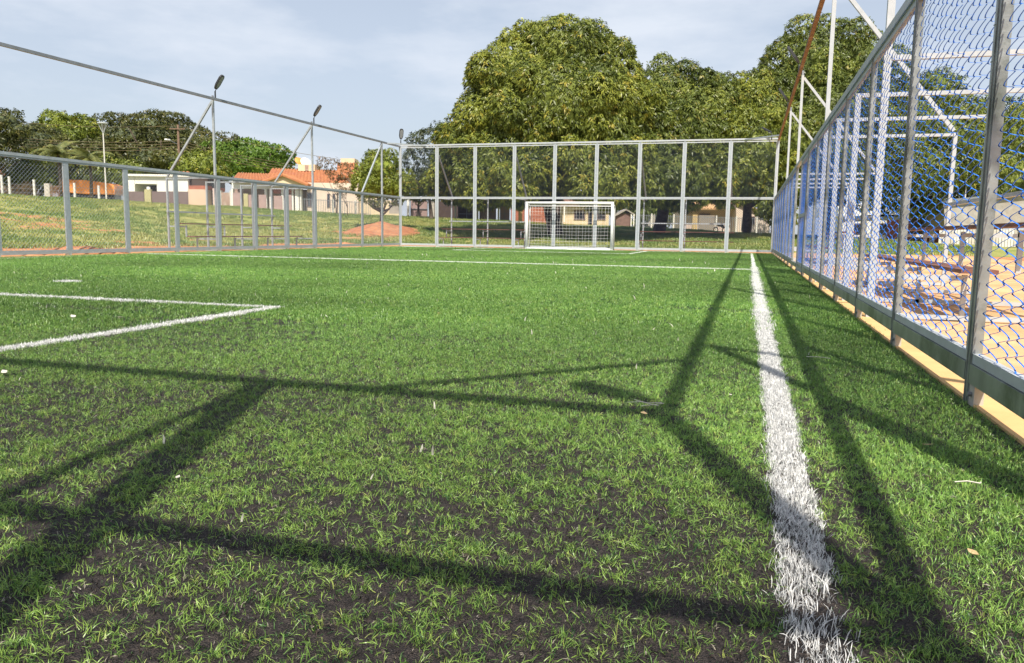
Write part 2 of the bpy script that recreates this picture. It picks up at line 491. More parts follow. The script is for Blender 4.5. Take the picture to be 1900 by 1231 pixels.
# painted-in lines of the pitch: (x0, x1, y0, y1)
LW = .062
LINES = [(.104, .218, -.9, 35.4), (-16.1, .10, 18.14, 18.26), (-16.16, -16.05, 1, 35.4), (-16.1, .10, .82, .92),
         (-4.36, -4.25, 1.0, 6.5), (-11.5, -4.25, 6.44, 6.55), (-11.5, -4.25, 29.85, 29.96), (-4.36, -4.25, 29.96, 35.4),
         (-11.5, -11.4, 29.96, 35.4), (-16.1, .10, 35.32, 35.42)]
def in_lines(X, Y, grow=0):
    m = np.zeros(len(X), bool)
    for x0, x1, y0, y1 in LINES: m |= (X > x0 - grow) & (X < x1 + grow) & (Y > y0 - grow) & (Y < y1 + grow)
    m |= ((X + 8.78) ** 2 / .16 ** 2 + (Y - 8.4) ** 2 / .14 ** 2) < 1
    return m

def turf():
    PT = []; SCL = []; TI = []; VA = []; ROT = []
    WP = []; WS = []; WV = []; WR = []; WT = []
    bands = [(.7, 3.2, 7000, .9, 0), (3.2, 6.5, 4600, .88, 0), (6.5, 12, 2000, .9, 4), (12, 20, 850, 1.0, 4), (20, 37.5, 330, 1.2, 4)]
    for r0, r1, dens, sc, v0 in bands:
        x0, x1, y0, y1 = max(-16.5, -r1), XR - .03, .45, min(35.9, r1)
        n = int((x1 - x0) * (y1 - y0) * dens)
        X = rng.uniform(x0, x1, n); Y = rng.uniform(y0, y1, n)
        r = np.hypot(X, Y); be = np.degrees(np.arctan2(X, Y))
        k = (r >= r0) & (r < r1) & (be > -62 - 8 / r) & (be < 40 + 30 / r)
        X, Y, r = X[k], Y[k], r[k]
        # worn foreground: clumps with bare crumb between
        wear = np.clip((5.2 - Y) / 3.2, 0, 1) * np.clip((X + 6.5) / 2, 0, 1) 
        near_fence = np.clip((X - .25) / .3, 0, 1)
        wear = wear * (1 - .45 * near_fence)
        a = fbm(X * 3.2, Y * 3.2, 5, 3); b = fbm(X * 14, Y * 14, 8, 2)
        lush = np.clip((a * .5 + b * .5 - .44) * 6, 0, 1)
        cover = (1 - wear) + wear * (.28 + .72 * lush)
        streak = fbm(X * .5, Y * 2.2, 31, 3)
        wornmid = np.clip((fbm(X * .55, Y * .9, 19, 4) - .52) * 6, 0, 1) * np.clip((Y - 3.4) / 1.2, 0, 1) * np.clip((13 - Y) / 4, 0, 1)
        cover *= np.where(Y > 4, np.clip(.6 + (streak - .35) * 2.5, .5, 1), 1) * (1 - .55 * wornmid)
        L = in_lines(X, Y)
        keep = (rng.random(len(X)) < cover) & ~L
        x, y = X[keep], Y[keep]; n = len(x)
        PT.append(np.c_[x, y, np.zeros(n)])
        s = sc * rng.uniform(.7, 1.25, n) * (1 - .22 * wear[keep])
        SCL.append(np.c_[s, s, s * rng.uniform(.8, 1.15, n)])
        VA.append(v0 + rng.integers(0, 4, n))
        tl = .2 + .35 * wear[keep]
        ROT.append(np.c_[rng.normal(0, 1, n) * tl, rng.normal(0, 1, n) * tl, rng.uniform(0, 6.283, n)])
        t = rng.random(n)[:, None]; y_ = rng.random(n)[:, None]
        c = np.array([.098, .225, .046]) * (1 - t) + np.array([.245, .410, .082]) * t
        c = np.where(y_ < .045, np.array([.30, .40, .10]), c)
        c = np.where(y_ > .93, np.array([.022, .085, .02]), c)
        big = fbm(x * .35, y * .35, 77, 3)[:, None]
        c = c * (.5 + 1.0 * big) * (1 + .1 * (wear[keep][:, None]))
        c[:, 0] *= 1 + .12 * wear[keep]
        TI.append(c)
        # white blades along the lines
        if r1 < 30:
            LX, LY = [], []
            for (a0, a1, b0, b1) in LINES:
                ar = (a1 - a0) * (b1 - b0); m = int(ar * dens * (1.5 if r1 < 4 else 2.6 if r1 < 13 else 3.6))
                LX.append(rng.uniform(a0, a1, m)); LY.append(rng.uniform(b0, b1, m))
            m = int(.07 * dens * 4); an = rng.uniform(0, 6.28, m); rr = np.sqrt(rng.random(m))
            LX.append(-8.78 + .16 * rr * np.cos(an)); LY.append(8.4 + .14 * rr * np.sin(an))
            LX = np.concatenate(LX); LY = np.concatenate(LY); r = np.hypot(LX, LY); be = np.degrees(np.arctan2(LX, LY))
            k = (r >= r0) & (r < r1) & (be > -62 - 8 / r) & (be < 40 + 30 / r)
            LX, LY = LX[k], LY[k]
            w = np.clip((3.2 - LY) / 1.8, 0, 1)
            gaps = fbm(LX * 9, LY * 5, 55, 2)
            k = rng.random(len(LX)) < np.clip(1 - w * (1.25 - 1.3 * gaps), .1, .95)
            LX, LY, w = LX[k], LY[k], w[k]; m = len(LX)
            jit = .012 * (fbm(LY * 6, LX * 0, 13, 2) - .5) * 2
            WP.append(np.c_[LX + jit, LY, np.full(m, .001)])
            s = sc * rng.uniform(.75, 1.15, m); WS.append(np.c_[s, s, s])
            WV.append(v0 + rng.integers(0, 4, m)); WR.append(np.c_[rng.normal(0, .2, m), rng.normal(0, .2, m), rng.uniform(0, 6.283, m)])
            WT.append(np.array([.80, .80, .78]) * rng.uniform(.75, 1.1, m)[:, None])
    V = [tuft('blades', 6, .028, .0018, .011, 1.25, BLADE, i) for i in range(4)] + [tuft('blades', 12, .028, .0034, .026, .85, BLADE, 20 + i, 2) for i in range(4)]
    W_ = [tuft('white_blades', 5, .027, .0019, .008, .9, BLADE, 50 + i) for i in range(4)] + [tuft('white_blades', 9, .028, .0045, .018, .7, BLADE, 70 + i, 2) for i in range(4)]
    # names decide the pick order inside the collection
    for i, o in enumerate(V): o.name = 'blade_tuft_%02d' % i
    for i, o in enumerate(W_): o.name = 'white_tuft_%02d' % i
    scatter('turf_blades', np.concatenate(PT), np.concatenate(ROT), np.concatenate(SCL), np.concatenate(TI), np.concatenate(VA), V,
            'green plastic blades of the artificial turf, worn and patchy in front')
    scatter('white_turf_blades', np.concatenate(WP), np.concatenate(WR), np.concatenate(WS), np.concatenate(WT), np.concatenate(WV), W_,
            'white plastic blades forming the pitch lines')
    # loose fibres and broken blades lying flat on the crumb
    n = 130000; X = rng.uniform(-6.5, 1, n); Y = rng.uniform(.6, 6, n)
    be = np.degrees(np.arctan2(X, Y)); k = (be > -62) & (be < 50) & (rng.random(n) < np.clip(2.6 / Y, 0, 1)); X, Y = X[k], Y[k]; n = len(X)
    FL = [tuft('loose_fibre', 3, .016, .0016, .012, 2.6, BLADE, 200 + i, 2) for i in range(3)]
    for i, o in enumerate(FL): o.name = 'loose_fibre_%02d' % i
    pal = np.array([(.06, .045, .036), (.14, .115, .08), (.015, .013, .012), (.34, .31, .24), (.07, .15, .04)])
    scatter('loose_fibres', np.c_[X, Y, np.full(n, .001)], np.c_[rng.normal(0, .5, n), rng.normal(0, .5, n), rng.uniform(0, 6.28, n)], np.repeat(rng.uniform(.6, 1.3, n)[:, None], 3, 1),
            pal[rng.choice(5, n, p=[.3, .18, .3, .06, .16])], rng.integers(0, 3, n), FL, 'short loose fibres lying on the black rubber crumb in front')
    # tiny pale scraps strewn over the turf
    n = 260; X = rng.uniform(-14, .9, n); Y = 1.5 + 22 * rng.random(n) ** 1.3
    s = rng.uniform(.7, 2.0, n) * (1 + Y / 14)
    scatter('turf_scraps', np.c_[X, Y, np.full(n, .022)], np.c_[rng.normal(0, .3, n), rng.normal(0, .3, n), rng.uniform(0, 6.28, n)], np.c_[s, s, s],
            np.array([.62, .60, .50]) * rng.uniform(.6, 1.1, n)[:, None], np.zeros(n), [tuft('scrap_00', 1, .022, .0035, .004, 2.8, BLADE, 300, 2)],
            'tiny pale scraps and cut fibres strewn over the turf')
    print('turf tufts', sum(map(len, PT)), 'white', sum(map(len, WP)))
turf()

# distant stretches of the lines, as laid carpet strips
LINEM = mat('white_line_turf', (.60, .63, .57), .9, 0, .12, 30, .5, 200)
for (a0, a1, b0, b1) in LINES:
    b0_, b1_ = max(b0, 8.0), b1
    if b1_ <= b0_: continue
    mb = MB(); g_ = .02 if b0_ > 17 else 0; mb.box(a0 - (g_ if a1 - a0 < 1 else 0), a1 + (g_ if a1 - a0 < 1 else 0), b0_ - (g_ if b1_ - b0_ < 1 else 0), b1_ + (g_ if b1_ - b0_ < 1 else 0), .004, .027 if b0_ > 17 else .012)
    tag(mb.build('pitch_line', LINEM), 'white line laid into the turf', kind='structure')

# ------------------------------------------------------------------ fences
def wire_helix_mesh(w, h, ws=.122, pitch=.066, r=.0036, dep=.006):
    """chain-link: zigzag wires, local x along the panel, z up"""
    V = []; F = []
    ncol = int(round(w / ws)); ws = w / ncol
    half = int(h / (pitch / 2)); hp = h / half
    sub = 6
    rr = random.Random(3)
    for c in range(ncol):
        xc = (c + .5) * ws
        n = half * sub + 1
        t = np.arange(n) / sub
        tri = np.abs(((t + c) % 2) - 1) * 2 - 1                 # neighbouring wires hook at shared knuckles
        tri = np.sign(tri) * np.abs(tri) ** 1.0; tri = np.sin(tri * math.pi / 2) * .45 + tri * .55
        x = xc + tri * ws * .5 * 1.16 + .006 * np.sin(t * .31 + c * 1.9) + .003 * np.sin(t * .9 + c)
        z = np.clip(t * hp + .011 * np.sin(c * 1.7) + .006 * np.sin(t * .23 + c * .6), 0, h)
        y = dep * np.sin(math.pi * (t + c)) * (1 + .15 * math.sin(c * 2.3))
        base = len(V) and sum(len(v) for v in V) or 0
        ring = []
        for k in range(3):
            a = 2 * math.pi * k / 3 + .5
            ring.append(np.c_[x + r * math.cos(a), y + r * math.sin(a), z + r * .4 * math.cos(a + 1)])
        vv = np.stack(ring, 1).reshape(-1, 3)
        V.append(vv)
        i = np.arange(n - 1)[:, None] * 3 + np.arange(3)[None]
        j = np.arange(n - 1)[:, None] * 3 + (np.arange(3)[None] + 1) % 3
        F.append(np.stack([base + i, base + j, base + j + 3, base + i + 3], -1).reshape(-1, 4))
    return np_mesh('wire_mesh', np.concatenate(V), np.concatenate(F))

def wire_cross_mesh(w, h, px=.105, pz=.10, r=.0033):
    b = MB()
    for sgn in (1, -1):
        y = .003 * sgn
        k = -int(h / pz) - 1
        while k * px < w:
            x0 = k * px; pts = []
            # line from (x0,0) rising: x = x0 + t*px, z = t*pz
            t0 = max(0, -x0 / px); t1 = min(h / pz, (w - x0) / px)
            if t1 - t0 > .2:
                a = (x0 + t0 * px, t0 * pz); c = (x0 + t1 * px, t1 * pz)
                if sgn < 0: a = (w - a[0], a[1]); c = (w - c[0], c[1])
                b.tube([(a[0], y, a[1]), (c[0], y, c[1])], r, 3, cap=False)
            k += 1
    return b.mesh('wire_mesh')

def frame_mesh(w, h, t=.045, d=.036, base=.0, mid=False):
    """rectangular tube frame of one panel, local x along, z up"""
    b = MB(); y0, y1 = -d / 2, d / 2
    b.box(0, t, y0, y1, 0, h); b.box(w - t, w, y0, y1, 0, h)
    b.box(t, w - t, y0, y1, 0, t); b.box(t, w - t, y0, y1, h - t, h)
    # tie wires round the upright
    for k in range(int(h / .16)):
        z = .08 + k * .16
        for x in (0, w - t): b.box(x - .003, x + t + .003, y0 - .003, y1 + .003, z, z + .005)
    return b

class Fence:
    """origin + direction; panels of the lower tier and, if upper, of the upper tier"""
    def __init__(s, name, label, p0, direction, stations, upper, fmat, pmat, wmesh_low, wmesh_up, wmat, masts=(), skip=(), lower_mat=None, group=None, low=.113):
        ang = math.atan2(direction[1], direction[0])
        s.root = empty(name, (p0[0], p0[1], 0), ang)
        tag(s.root, label, 'fence', group)
        s.st = stations
        hp = .04
        gap = stations[1] - stations[0] - 2 * hp
        fr = frame_mesh(gap, ZM - low).mesh('panel_frame'); fr.materials.append(fmat)
        frames_up = frame_mesh(gap, ZT - ZM - .05).mesh('panel_frame'); frames_up.materials.append(fmat)
        wmesh_low.materials.append(wmat) if not len(wmesh_low.materials) else None
        if upper and not len(wmesh_up.materials): wmesh_up.materials.append(wmat)
        post_h = {False: ZM, True: ZT}[upper]
        pm = MB()
        pm.box(-hp, hp, -.021, .021, 0, post_h); pm.box(-hp + .012, -hp + .02, .021, .026, 0, post_h); pm.box(hp - .02, hp - .012, .021, .026, 0, post_h)
        pme = pm.mesh('post'); pme.materials.append(pmat)
        base = MB().box(hp + .002, hp + .085, -.02, .02, .0, .098) if direction[0] else MB().box(-hp - .085, -hp - .002, -.02, .02, .0, .098)
        base = base.mesh('base_plate'); base.materials.append(CONC)
        bolt = MB(); q = (hp + .045) * (1 if direction[0] else -1); sd = -1 if direction[0] else 1; bolt.tube([(q, .021 * sd, .055), (q, .038 * sd, .055)], .012, 6)
        bolt = bolt.mesh('bolt'); bolt.materials.append(GREYRAIL)
        for i, u in enumerate(stations):
            o = link('post', pme, None, s.root); o.location = (u, 0, 0)
            b = link('base_plate', base, None, o)
            b = link('bolt', bolt, None, o)
        for i in range(len(stations) - 1):
            if i in skip: continue
            u = stations[i] + hp
            f = link('panel_frame', fr, None, s.root); f.location = (u, 0, low)
            f2 = link('wire_mesh', wmesh_low, None, f); f2.location = (.045, 0, .045)
            if upper:
                f = link('panel_frame', frames_up, None, s.root); f.location = (u, 0, ZM + .01)
                f2 = link('wire_mesh', wmesh_up, None, f); f2.location = (.045, 0, .045)
        # bottom rail and the cap rail that ties the posts
        a, b_ = stations[0] - .04, stations[-1] + .04
        railm = lower_mat or fmat
        for i in range(len(stations) - 1):
            r_ = MB().box(stations[i] + hp, stations[i + 1] - hp, -.027, .027, low - (.09 if low > .15 else .053), low - .003)
            r_.build('bottom_rail', railm, s.root)
        zc = ZT if upper else ZM
        MB().box(a, b_, -.037, .037, zc, zc + .07).build('cap_rail', fmat, s.root)
        if upper:
            pass

gapR = 2 - .08 - .09; hl = ZM - .19 - .09
gapF = PX - .08 - .09
wm_right = wire_helix_mesh(gapR, hl)
wm_side = wire_cross_mesh(gapR, hl + .077, r=.0027); wm_far = wire_cross_mesh(gapF, hl + .077); wm_far_up = wire_cross_mesh(gapF, ZT - ZM - .05 - .09)
# right: from the rear corner forward
stR = [y - YN for y in reversed(KY[:18])]
stR = [0.06] + [y - YN for y in reversed(KY[:18])]
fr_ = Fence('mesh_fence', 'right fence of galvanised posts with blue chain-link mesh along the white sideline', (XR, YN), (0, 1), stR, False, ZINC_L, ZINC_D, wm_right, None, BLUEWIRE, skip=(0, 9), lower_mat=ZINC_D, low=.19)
fl_ = Fence('mesh_fence', 'left fence of grey posts and mesh in front of the grassy bank', (XL, YF - 36), (0, 1), [2.0 * k for k in range(19)], False, ZINC, ZINC, wm_side, None, GREYWIRE)
ff_ = Fence('mesh_fence', 'tall two-tier fence behind the far goal', (XL, YF), (1, 0), [PX * k for k in range(NP + 1)], True, ZINC_L, ZINC, wm_far, wm_far_up, NAVYWIRE)
fb_ = Fence('mesh_fence', 'tall two-tier fence at the near end, known by its shadow on the turf', (XL, YN), (1, 0), [PX * k for k in range(NP + 1)], True, ZINC, ZINC, wm_far, wm_far_up, NAVYWIRE)

# masts, top rails and corner ties
def bar_obj(name, a, b, w, m, parent, h=None):
    inv = parent.matrix_basis.inverted()
    o = MB().bar(inv @ Vector(a), inv @ Vector(b), w, h).build(name, m, parent)
    return o
for sgn, X, root, m in ((1, XR, fr_.root, RUST), (-1, XL, fl_.root, GREYRAIL)):
    bar_obj('top_rail', (X, YN, ZT), (X, YF, ZT), .075, m, root)
for k in (1,):
    bar_obj('mast', (XL, KY[1], ZM + .07), (XL, KY[1], ZT - .04), .07, ZINC, fl_.root)
    bar_obj('brace', (XL, KY[1], ZT - .06), (XL, KY[2], ZM + .08), .06, ZINC, fl_.root)
bar_obj('mast', (XR + .0, YF, ZM + .07), (XR, YF, ZT - .04), .07, ZINC_L, fr_.root)
for X, sx in ((XR, -1), (XL, 1)):
    bar_obj('corner_tie', (X, YF - 1.5, ZT), (X + sx * 1.4, YF, ZT + .02), .06, ZINC, ff_.root)
    bar_obj('corner_tie', (X, YN + 1.5, ZT), (X + sx * 1.4, YN, ZT + .02), .06, ZINC, fb_.root)
bar_obj('mast', (XR + .09, KY[17], 0), (XR + .09, KY[17], ZT), .07, ZINC_L, fr_.root)
bar_obj('brace', (XR + .09, KY[17], ZT - .05), (XR + 2, KY[17], ZM), .06, ZINC_L, fr_.root)
bar_obj('brace', (XL + PX * 8, YN - .06, ZT - .05), (XL + PX * 8, YN - 2, ZM), .06, ZINC_L, fb_.root)

# gate in the right fence
g = empty('mesh_gate', (XR, KY[10], 0), math.pi / 2)
tag(g, 'gate with heavy grey frame and blue mesh set in the right fence midway', 'gate')
gb = MB(); gb.box(.06, .13, -.03, .03, .06, ZM - .03); gb.box(1.87, 1.94, -.03, .03, .06, ZM - .03)
gb.box(.13, 1.87, -.03, .03, .06, .14); gb.box(.13, 1.87, -.03, .03, ZM - .1, ZM - .03); gb.box(.13, 1.87, -.03, .03, 1.15, 1.22)
gb.build('gate_frame', ZINC, g)
wg = link('wire_mesh', wm_right, None, g); wg.location = (.09, 0, .14); wg.scale = (.99, 1, .99)
MB().box(.1, .2, -.06, -.032, 1.1, 1.3).build('latch', GREYRAIL, g)

# ------------------------------------------------------------------ bleachers
def bleacher(label, loc, rz, mast_at=(0, 3), n=3, braces=True, ties=True, span=2.0, ZINC_L=ZINC_L):
    """local x along the fence, local -y outward; stations 0..n"""
    r = empty('bleacher', (loc[0], loc[1], 0), rz)
    tag(r, label, 'bleacher', 'bleachers built against the fences')
    def bar(nm, a, b, w, m, h=None): return MB().bar(a, b, w, h).build(nm, m, r)
    def z_(x, y):
        c, s_ = math.cos(rz), math.sin(rz)
        return 0
    for k in range(n + 1):
        x = k * span
        top = ZT if k in mast_at else ZM + .02
        bar('mast' if k in mast_at else 'inner_leg', (x, -.10, 0), (x, -.10, top), .062, ZINC_L)
        bar('outer_leg', (x, -2.0, 0), (x, -2.0, ZM + .03), .055, ZINC_L)
        bar('tie', (x, -.14, ZM), (x, -1.965, ZM), .045, ZINC_L)
        bar('base_tie', (x, -.14, .035), (x, -1.965, .035), .04, ZINC_L)
        if k in mast_at:
            bar('brace', (x, -.13, ZT - .06), (x, -1.97, ZM + .06), .06, ZINC_L)
            bar('lamp_peg', (x, -.10, ZT), (x, -.10, ZT + .12), .05, GREYRAIL)
        # seat supports
        bar('seat_support', (x, -.88, .0), (x, -.88, .43), .04, ZINC_L)
        bar('seat_support', (x, -1.3, .46), (x, -1.3, .84), .04, ZINC_L)
        bar('seat_arm', (x, -.14, .40), (x, -.86, .40), .045, ZINC_L)
        bar('seat_arm', (x, -1.28, .80), (x, -1.96, .80), .045, ZINC_L)
    L = n * span
    bar('back_rail', (-.1, -1.955, 1.29), (L + .1, -1.955, 1.29), .05, ZINC_L)
    for (y, z) in ((-.92, .455), (-1.42, .875)):
        for q in range(2):
            MB().box(-.3, L + .25, y - .15 + q * .155, y + .0 + q * .155 - .012, z, z + .035).build('seat_plank', PLANK, r)
    return r
# outward: right fence -> +x ; local x along -Y direction keeps local -y pointing outward
# rz chosen so that local -y maps to the outward direction
bleacher('steel bleacher with red-brown planks, nearer one behind the blue mesh on the right', (XR, KY[14]), math.pi / 2, (0, 3))
bleacher('steel bleacher behind the blue mesh on the right, beyond the gate near the far corner', (XR, KY[7]), math.pi / 2, (0, 3))
bleacher('grey steel bleacher with brown planks outside the left fence below the grassy bank', (XL, KY[4]), -math.pi / 2, (0, 3), ZINC_L=ZINC)
bleacher('steel bleacher behind the far fence, to the left of the goal', (XL + PX * 3, YF), math.pi, (), 1 + 1, span=PX)
bleacher('steel bleacher behind the far fence, to the right of the goal', (XL + PX * 8, YF), math.pi, (), 2, span=PX)
bleacher_far_braces = [(1, ff_.root), (3, ff_.root), (6, ff_.root), (8, ff_.root)]
for i, root in bleacher_far_braces:
    bar_obj('brace', (XL + PX * i, YF + .06, ZT - .3), (XL + PX * i + .1, YF + 1.97, ZM), .06, ZINC, root)

# ------------------------------------------------------------------ floodlights
def floodlight(loc, rz, label, tilt=.9):
    r = empty('floodlight', loc, rz); tag(r, label, 'floodlight', 'floodlights on the fence masts')
    MB().tube([(0, 0, -.05), (0, 0, .16), (.06, 0, .27)], .025, 8).build('arm', DARK, r)
    b = MB(); c, s = math.cos(tilt), math.sin(tilt)
    def q(u, v, w): return (.05 + u * c - w * s * 1, v, .24 + u * s + w * c)
    prof = [(-.02, .04), (.05, .075), (.14, .1), (.40, .1), (.47, .07), (.49, .03)]
    pts = [(u, v) for u, v in prof] + [(u, -v) for u, v in reversed(prof)]
    top = [Vector(q(u, v, .0)) for u, v in pts]
    b.poly(top, Vector(q(0, 0, .055)) - Vector(q(0, 0, 0)))
    h = b.build('lamp_head', DARK, r)
    l = MB(); l.poly([Vector(q(u * .82 + .05, v * .75, -.006)) for u, v in pts], Vector(q(0, 0, .005)) - Vector(q(0, 0, 0)))
    l.build('lens', LAMPG, h)
    return r
floodlight((XL, KY[7], ZT + .08), 0, 'dark floodlight on the nearer mast of the left fence', .95)
floodlight((XL, KY[4], ZT + .08), 0, 'dark floodlight on the second mast of the left fence', .95)
floodlight((XL + .05, YF, ZT + .12), -.9, 'dark floodlight on the far left corner of the fence', 1.2)
floodlight((XR, KY[7], ZT + .08), math.pi, 'dark floodlight on the white mast leaning over the right fence', .95)
floodlight((XR, KY[4], ZT + .08), math.pi, 'dark floodlight on the farther white mast of the right fence', .95)
floodlight((XR - .3, YF - .2, ZT + .02), math.pi * .85, 'dark floodlight on the far right corner of the fence', .5)
floodlight((XR, YN, ZT + .08), math.pi, 'floodlight on the near right corner mast', .95)

# ------------------------------------------------------------------ goal
GX0, GX1, GY, GZ = -9.93, -5.93, 35.42, 2.13
gr = empty('goal', ((GX0 + GX1) / 2, GY, 0)); tag(gr, 'white football goal with square net at the far end', 'goal')
hw = (GX1 - GX0) / 2
for x in (-hw, hw): MB().tube([(x, 0, 0), (x, 0, GZ)], .062, 12).build('goalpost', WHITE, gr, True)
MB().tube([(-hw - .05, 0, GZ), (hw + .05, 0, GZ)], .062, 12).build('crossbar', WHITE, gr, True)
MB().tube([(-hw - .05, 0, .05), (hw + .05, 0, .05)], .05, 10).build('ground_bar', WHITE, gr, True)
for x in (-hw + .02, hw + .02):
    MB().tube([(x, .05, GZ - .06), (x, .46, GZ - .12), (x, .5, GZ - .2), (x, .5, 0)], .03, 8).build('back_stay', WHITE, gr, True)
MB().tube([(-hw, .5, GZ - .12), (hw, .5, GZ - .12)], .02, 8).build('back_bar', WHITE, gr, True)
nb = MB(); s_ = .15; rr = random.Random(5)
for i in range(int(2 * hw / s_) + 1):
    x = -hw + i * s_
    nb.tube([(x + rr.uniform(-.01, .01), .04, GZ), (x, .46, GZ - .12), (x + rr.uniform(-.03, .03), .40 + rr.uniform(-.03, .03), 1.2), (x + rr.uniform(-.03, .03), .44, .5), (x, .5, .02)], .0045, 3, False)
for j in range(13):
    z = .1 + j * s_
    nb.tube([(-hw, .5, z), (-hw * .5, .43 + rr.uniform(-.03, .02), z - .02 + rr.uniform(-.02, .02)), (0, .41, z - .025), (hw * .5, .43, z - .02 + rr.uniform(-.02, .02)), (hw, .5, z)], .0045, 3, False)
    for x in (-hw, hw): nb.tube([(x, .04, z), (x, .5, z - .02)], .0045, 3, False)
for j in range(3):
    for x in (-hw, hw): nb.tube([(x, .13 + j * .13, GZ - .05), (x, .13 + j * .13, .03)], .0045, 3, False)
nb.build('net', NETW, gr)

# ------------------------------------------------------------------ trees
def sphere_pts(n):
    v = rng.normal(size=(n, 3)); return v / np.linalg.norm(v, axis=1)[:, None]

def core_mesh(lobes, flat):
    mb = MB()
    for c, r in lobes:
        n0 = len(mb.v); A, B = 12, 7; r = r * .68
        for j in range(B + 1):
            for i in range(A):
                t = math.pi * j / B; p = 2 * math.pi * i / A; w = r * random.uniform(.86, 1.0)
                mb.v.append((c.x + w * math.sin(t) * math.cos(p), c.y + w * math.sin(t) * math.sin(p), c.z + w * math.cos(t) * flat))
        for j in range(B):
            for i in range(A):
                a = n0 + j * A + i; b = n0 + j * A + (i + 1) % A; mb.f.append((a, b, b + A, a + A))
    return mb

def crown_mesh(name, lobes, density, leaves, llen, lwid, droop, pal, seedn=0, sub=16, subr=(.26, .42), flat=1.0, jitter=.18, inner=.25):
    """lobes: (centre Vector, radius); leaf clusters over a lumpy union of lobes"""
    L = []
    global rng
    keep_rng = rng; rng = np.random.default_rng(int(abs(lobes[0][0][0]) * 37 + len(lobes) * 101 + lobes[0][1] * 13))
    for c, r in lobes:
        r = r * .93
        c = np.array(c); L.append((c, r, 0))
        for d in sphere_pts(sub):
            d[2] = d[2] * .9 + .05
            rr_ = r * rng.uniform(*subr)
            L.append((c + d * (r - rr_ * .2) * np.array([1, 1, flat]), rr_, 1))
    C = np.array([l[0] for l in L]); R = np.array([l[1] for l in L])
    PTS = []; NRM = []; SH = []
    for (c, r, lv) in L:
        n = int(4 * math.pi * r * r * density * flat)
        d = sphere_pts(n)
        rad = r * (1 - np.abs(rng.normal(0, jitter, n)) * .5)
        p = c + d * rad[:, None] * np.array([1, 1, flat])
        # drop points buried in other lobes
        keep = np.ones(n, bool)
        sc = np.array([1, 1, 1 / flat])
        near = np.where(np.linalg.norm((C - c) * sc, axis=1) < R + r)[0]
        for j in near:
            dd = np.linalg.norm((p - C[j]) * sc, axis=1)
            keep &= ~(dd < R[j] * .80)
        if lv == 0: pass
        keep |= rng.random(n) < inner * .1
        PTS.append(p[keep]); NRM.append(d[keep]); SH.append(np.full(keep.sum(), rng.uniform(-.5, .5)))
    Pp = np.concatenate(PTS); N = np.concatenate(NRM); SHv = np.concatenate(SH)
    m = len(Pp)
    P2 = np.repeat(Pp, leaves, 0); N2 = np.repeat(N, leaves, 0); k = len(P2)
    cl = np.repeat(rng.random(m), leaves); sh = np.repeat(SHv, leaves)
    rnd = rng.normal(size=(k, 3)); rnd -= (rnd * N2).sum(1)[:, None] * N2
    rnd /= np.linalg.norm(rnd, axis=1)[:, None] + 1e-6
    D = rnd * rng.uniform(.5, 1.1, k)[:, None] + N2 * rng.uniform(.0, .8, k)[:, None]
    D[:, 2] -= droop * rng.uniform(.4, 1.3, k)
    D /= np.linalg.norm(D, axis=1)[:, None]
    ln = llen * rng.uniform(.65, 1.25, k)
    Sd = np.cross(D, N2 + rng.normal(0, .35, (k, 3))); Sd /= np.linalg.norm(Sd, axis=1)[:, None] + 1e-6
    wd = lwid * rng.uniform(.7, 1.3, k)
    base = P2 + rng.normal(0, llen * .18, (k, 3))
    tip = base + D * ln[:, None]; tip[:, 2] -= droop * ln * .25
    mid = base + D * (ln * .45)[:, None]
    a = mid + Sd * (wd / 2)[:, None]; b = mid - Sd * (wd / 2)[:, None]
    V = np.stack([base, a, tip, b], 1).reshape(-1, 3)
    q = np.arange(k * 4).reshape(-1, 4)
    pal = np.array(pal, float)      # dark, mid, light, accent
    t = rng.random(k) * .5 + cl * .35 + sh * .5 + .02
    t = np.clip(t, 0, 1)[:, None]
    c = np.where(t < .5, pal[0] + (pal[1] - pal[0]) * (t * 2), pal[1] + (pal[2] - pal[1]) * (t * 2 - 1))
    acc = (np.repeat(rng.random(m), leaves) < .05)[:, None]
    c = np.where(acc, pal[3], c)
    c = np.c_[c, np.ones(k)]
    rng = keep_rng
    return np_mesh(name, V, q, {'tint': np.repeat(c, 4, 0)})

PAL_MANGO = [(.04, .062, .012), (.145, .18, .028), (.34, .355, .05), (.34, .30, .045)]
PAL_DARKER = [(.04, .062, .014), (.12, .155, .028), (.28, .31, .05), (.25, .23, .05)]
PAL_OLIVE = [(.035, .045, .012), (.08, .088, .02), (.145, .15, .03), (.17, .15, .045)]
PAL_BRIGHT = [(.04, .08, .014), (.10, .18, .022), (.20, .30, .035), (.24, .30, .04)]
PAL_YEL = [(.06, .09, .014), (.16, .20, .026), (.30, .33, .045), (.32, .29, .045)]
PAL_BROWN = [(.07, .05, .025), (.15, .10, .045), (.22, .15, .07), (.24, .13, .05)]
PAL_GREY = [(.035, .05, .028), (.08, .10, .05), (.13, .155, .08), (.13, .13, .07)]

def trunk(mb, base, top, r0, r1, limbs, spread, seed=0):
    r = random.Random(seed); b = Vector(base); t = Vector(top)
    mid = b.lerp(t, .5) + Vector((r.uniform(-.2, .2), r.uniform(-.2, .2), 0))
    mb.tube([b + Vector((0, 0, -.4)), b + Vector((0, 0, .3)), mid, t], [r0 * 1.5, r0 * 1.05, (r0 + r1) / 2, r1], 8)
    for i in range(limbs):
        a = 2 * math.pi * i / limbs + r.uniform(-.3, .3)
        s = mid.lerp(t, r.uniform(.1, 1))
        e = t + Vector((math.cos(a) * spread, math.sin(a) * spread, r.uniform(.25, .7) * spread))
        m = s.lerp(e, .5) + Vector((0, 0, -.1 * spread))
        mb.tube([s, m, e], [r1 * .75, r1 * .5, r1 * .2], 6)

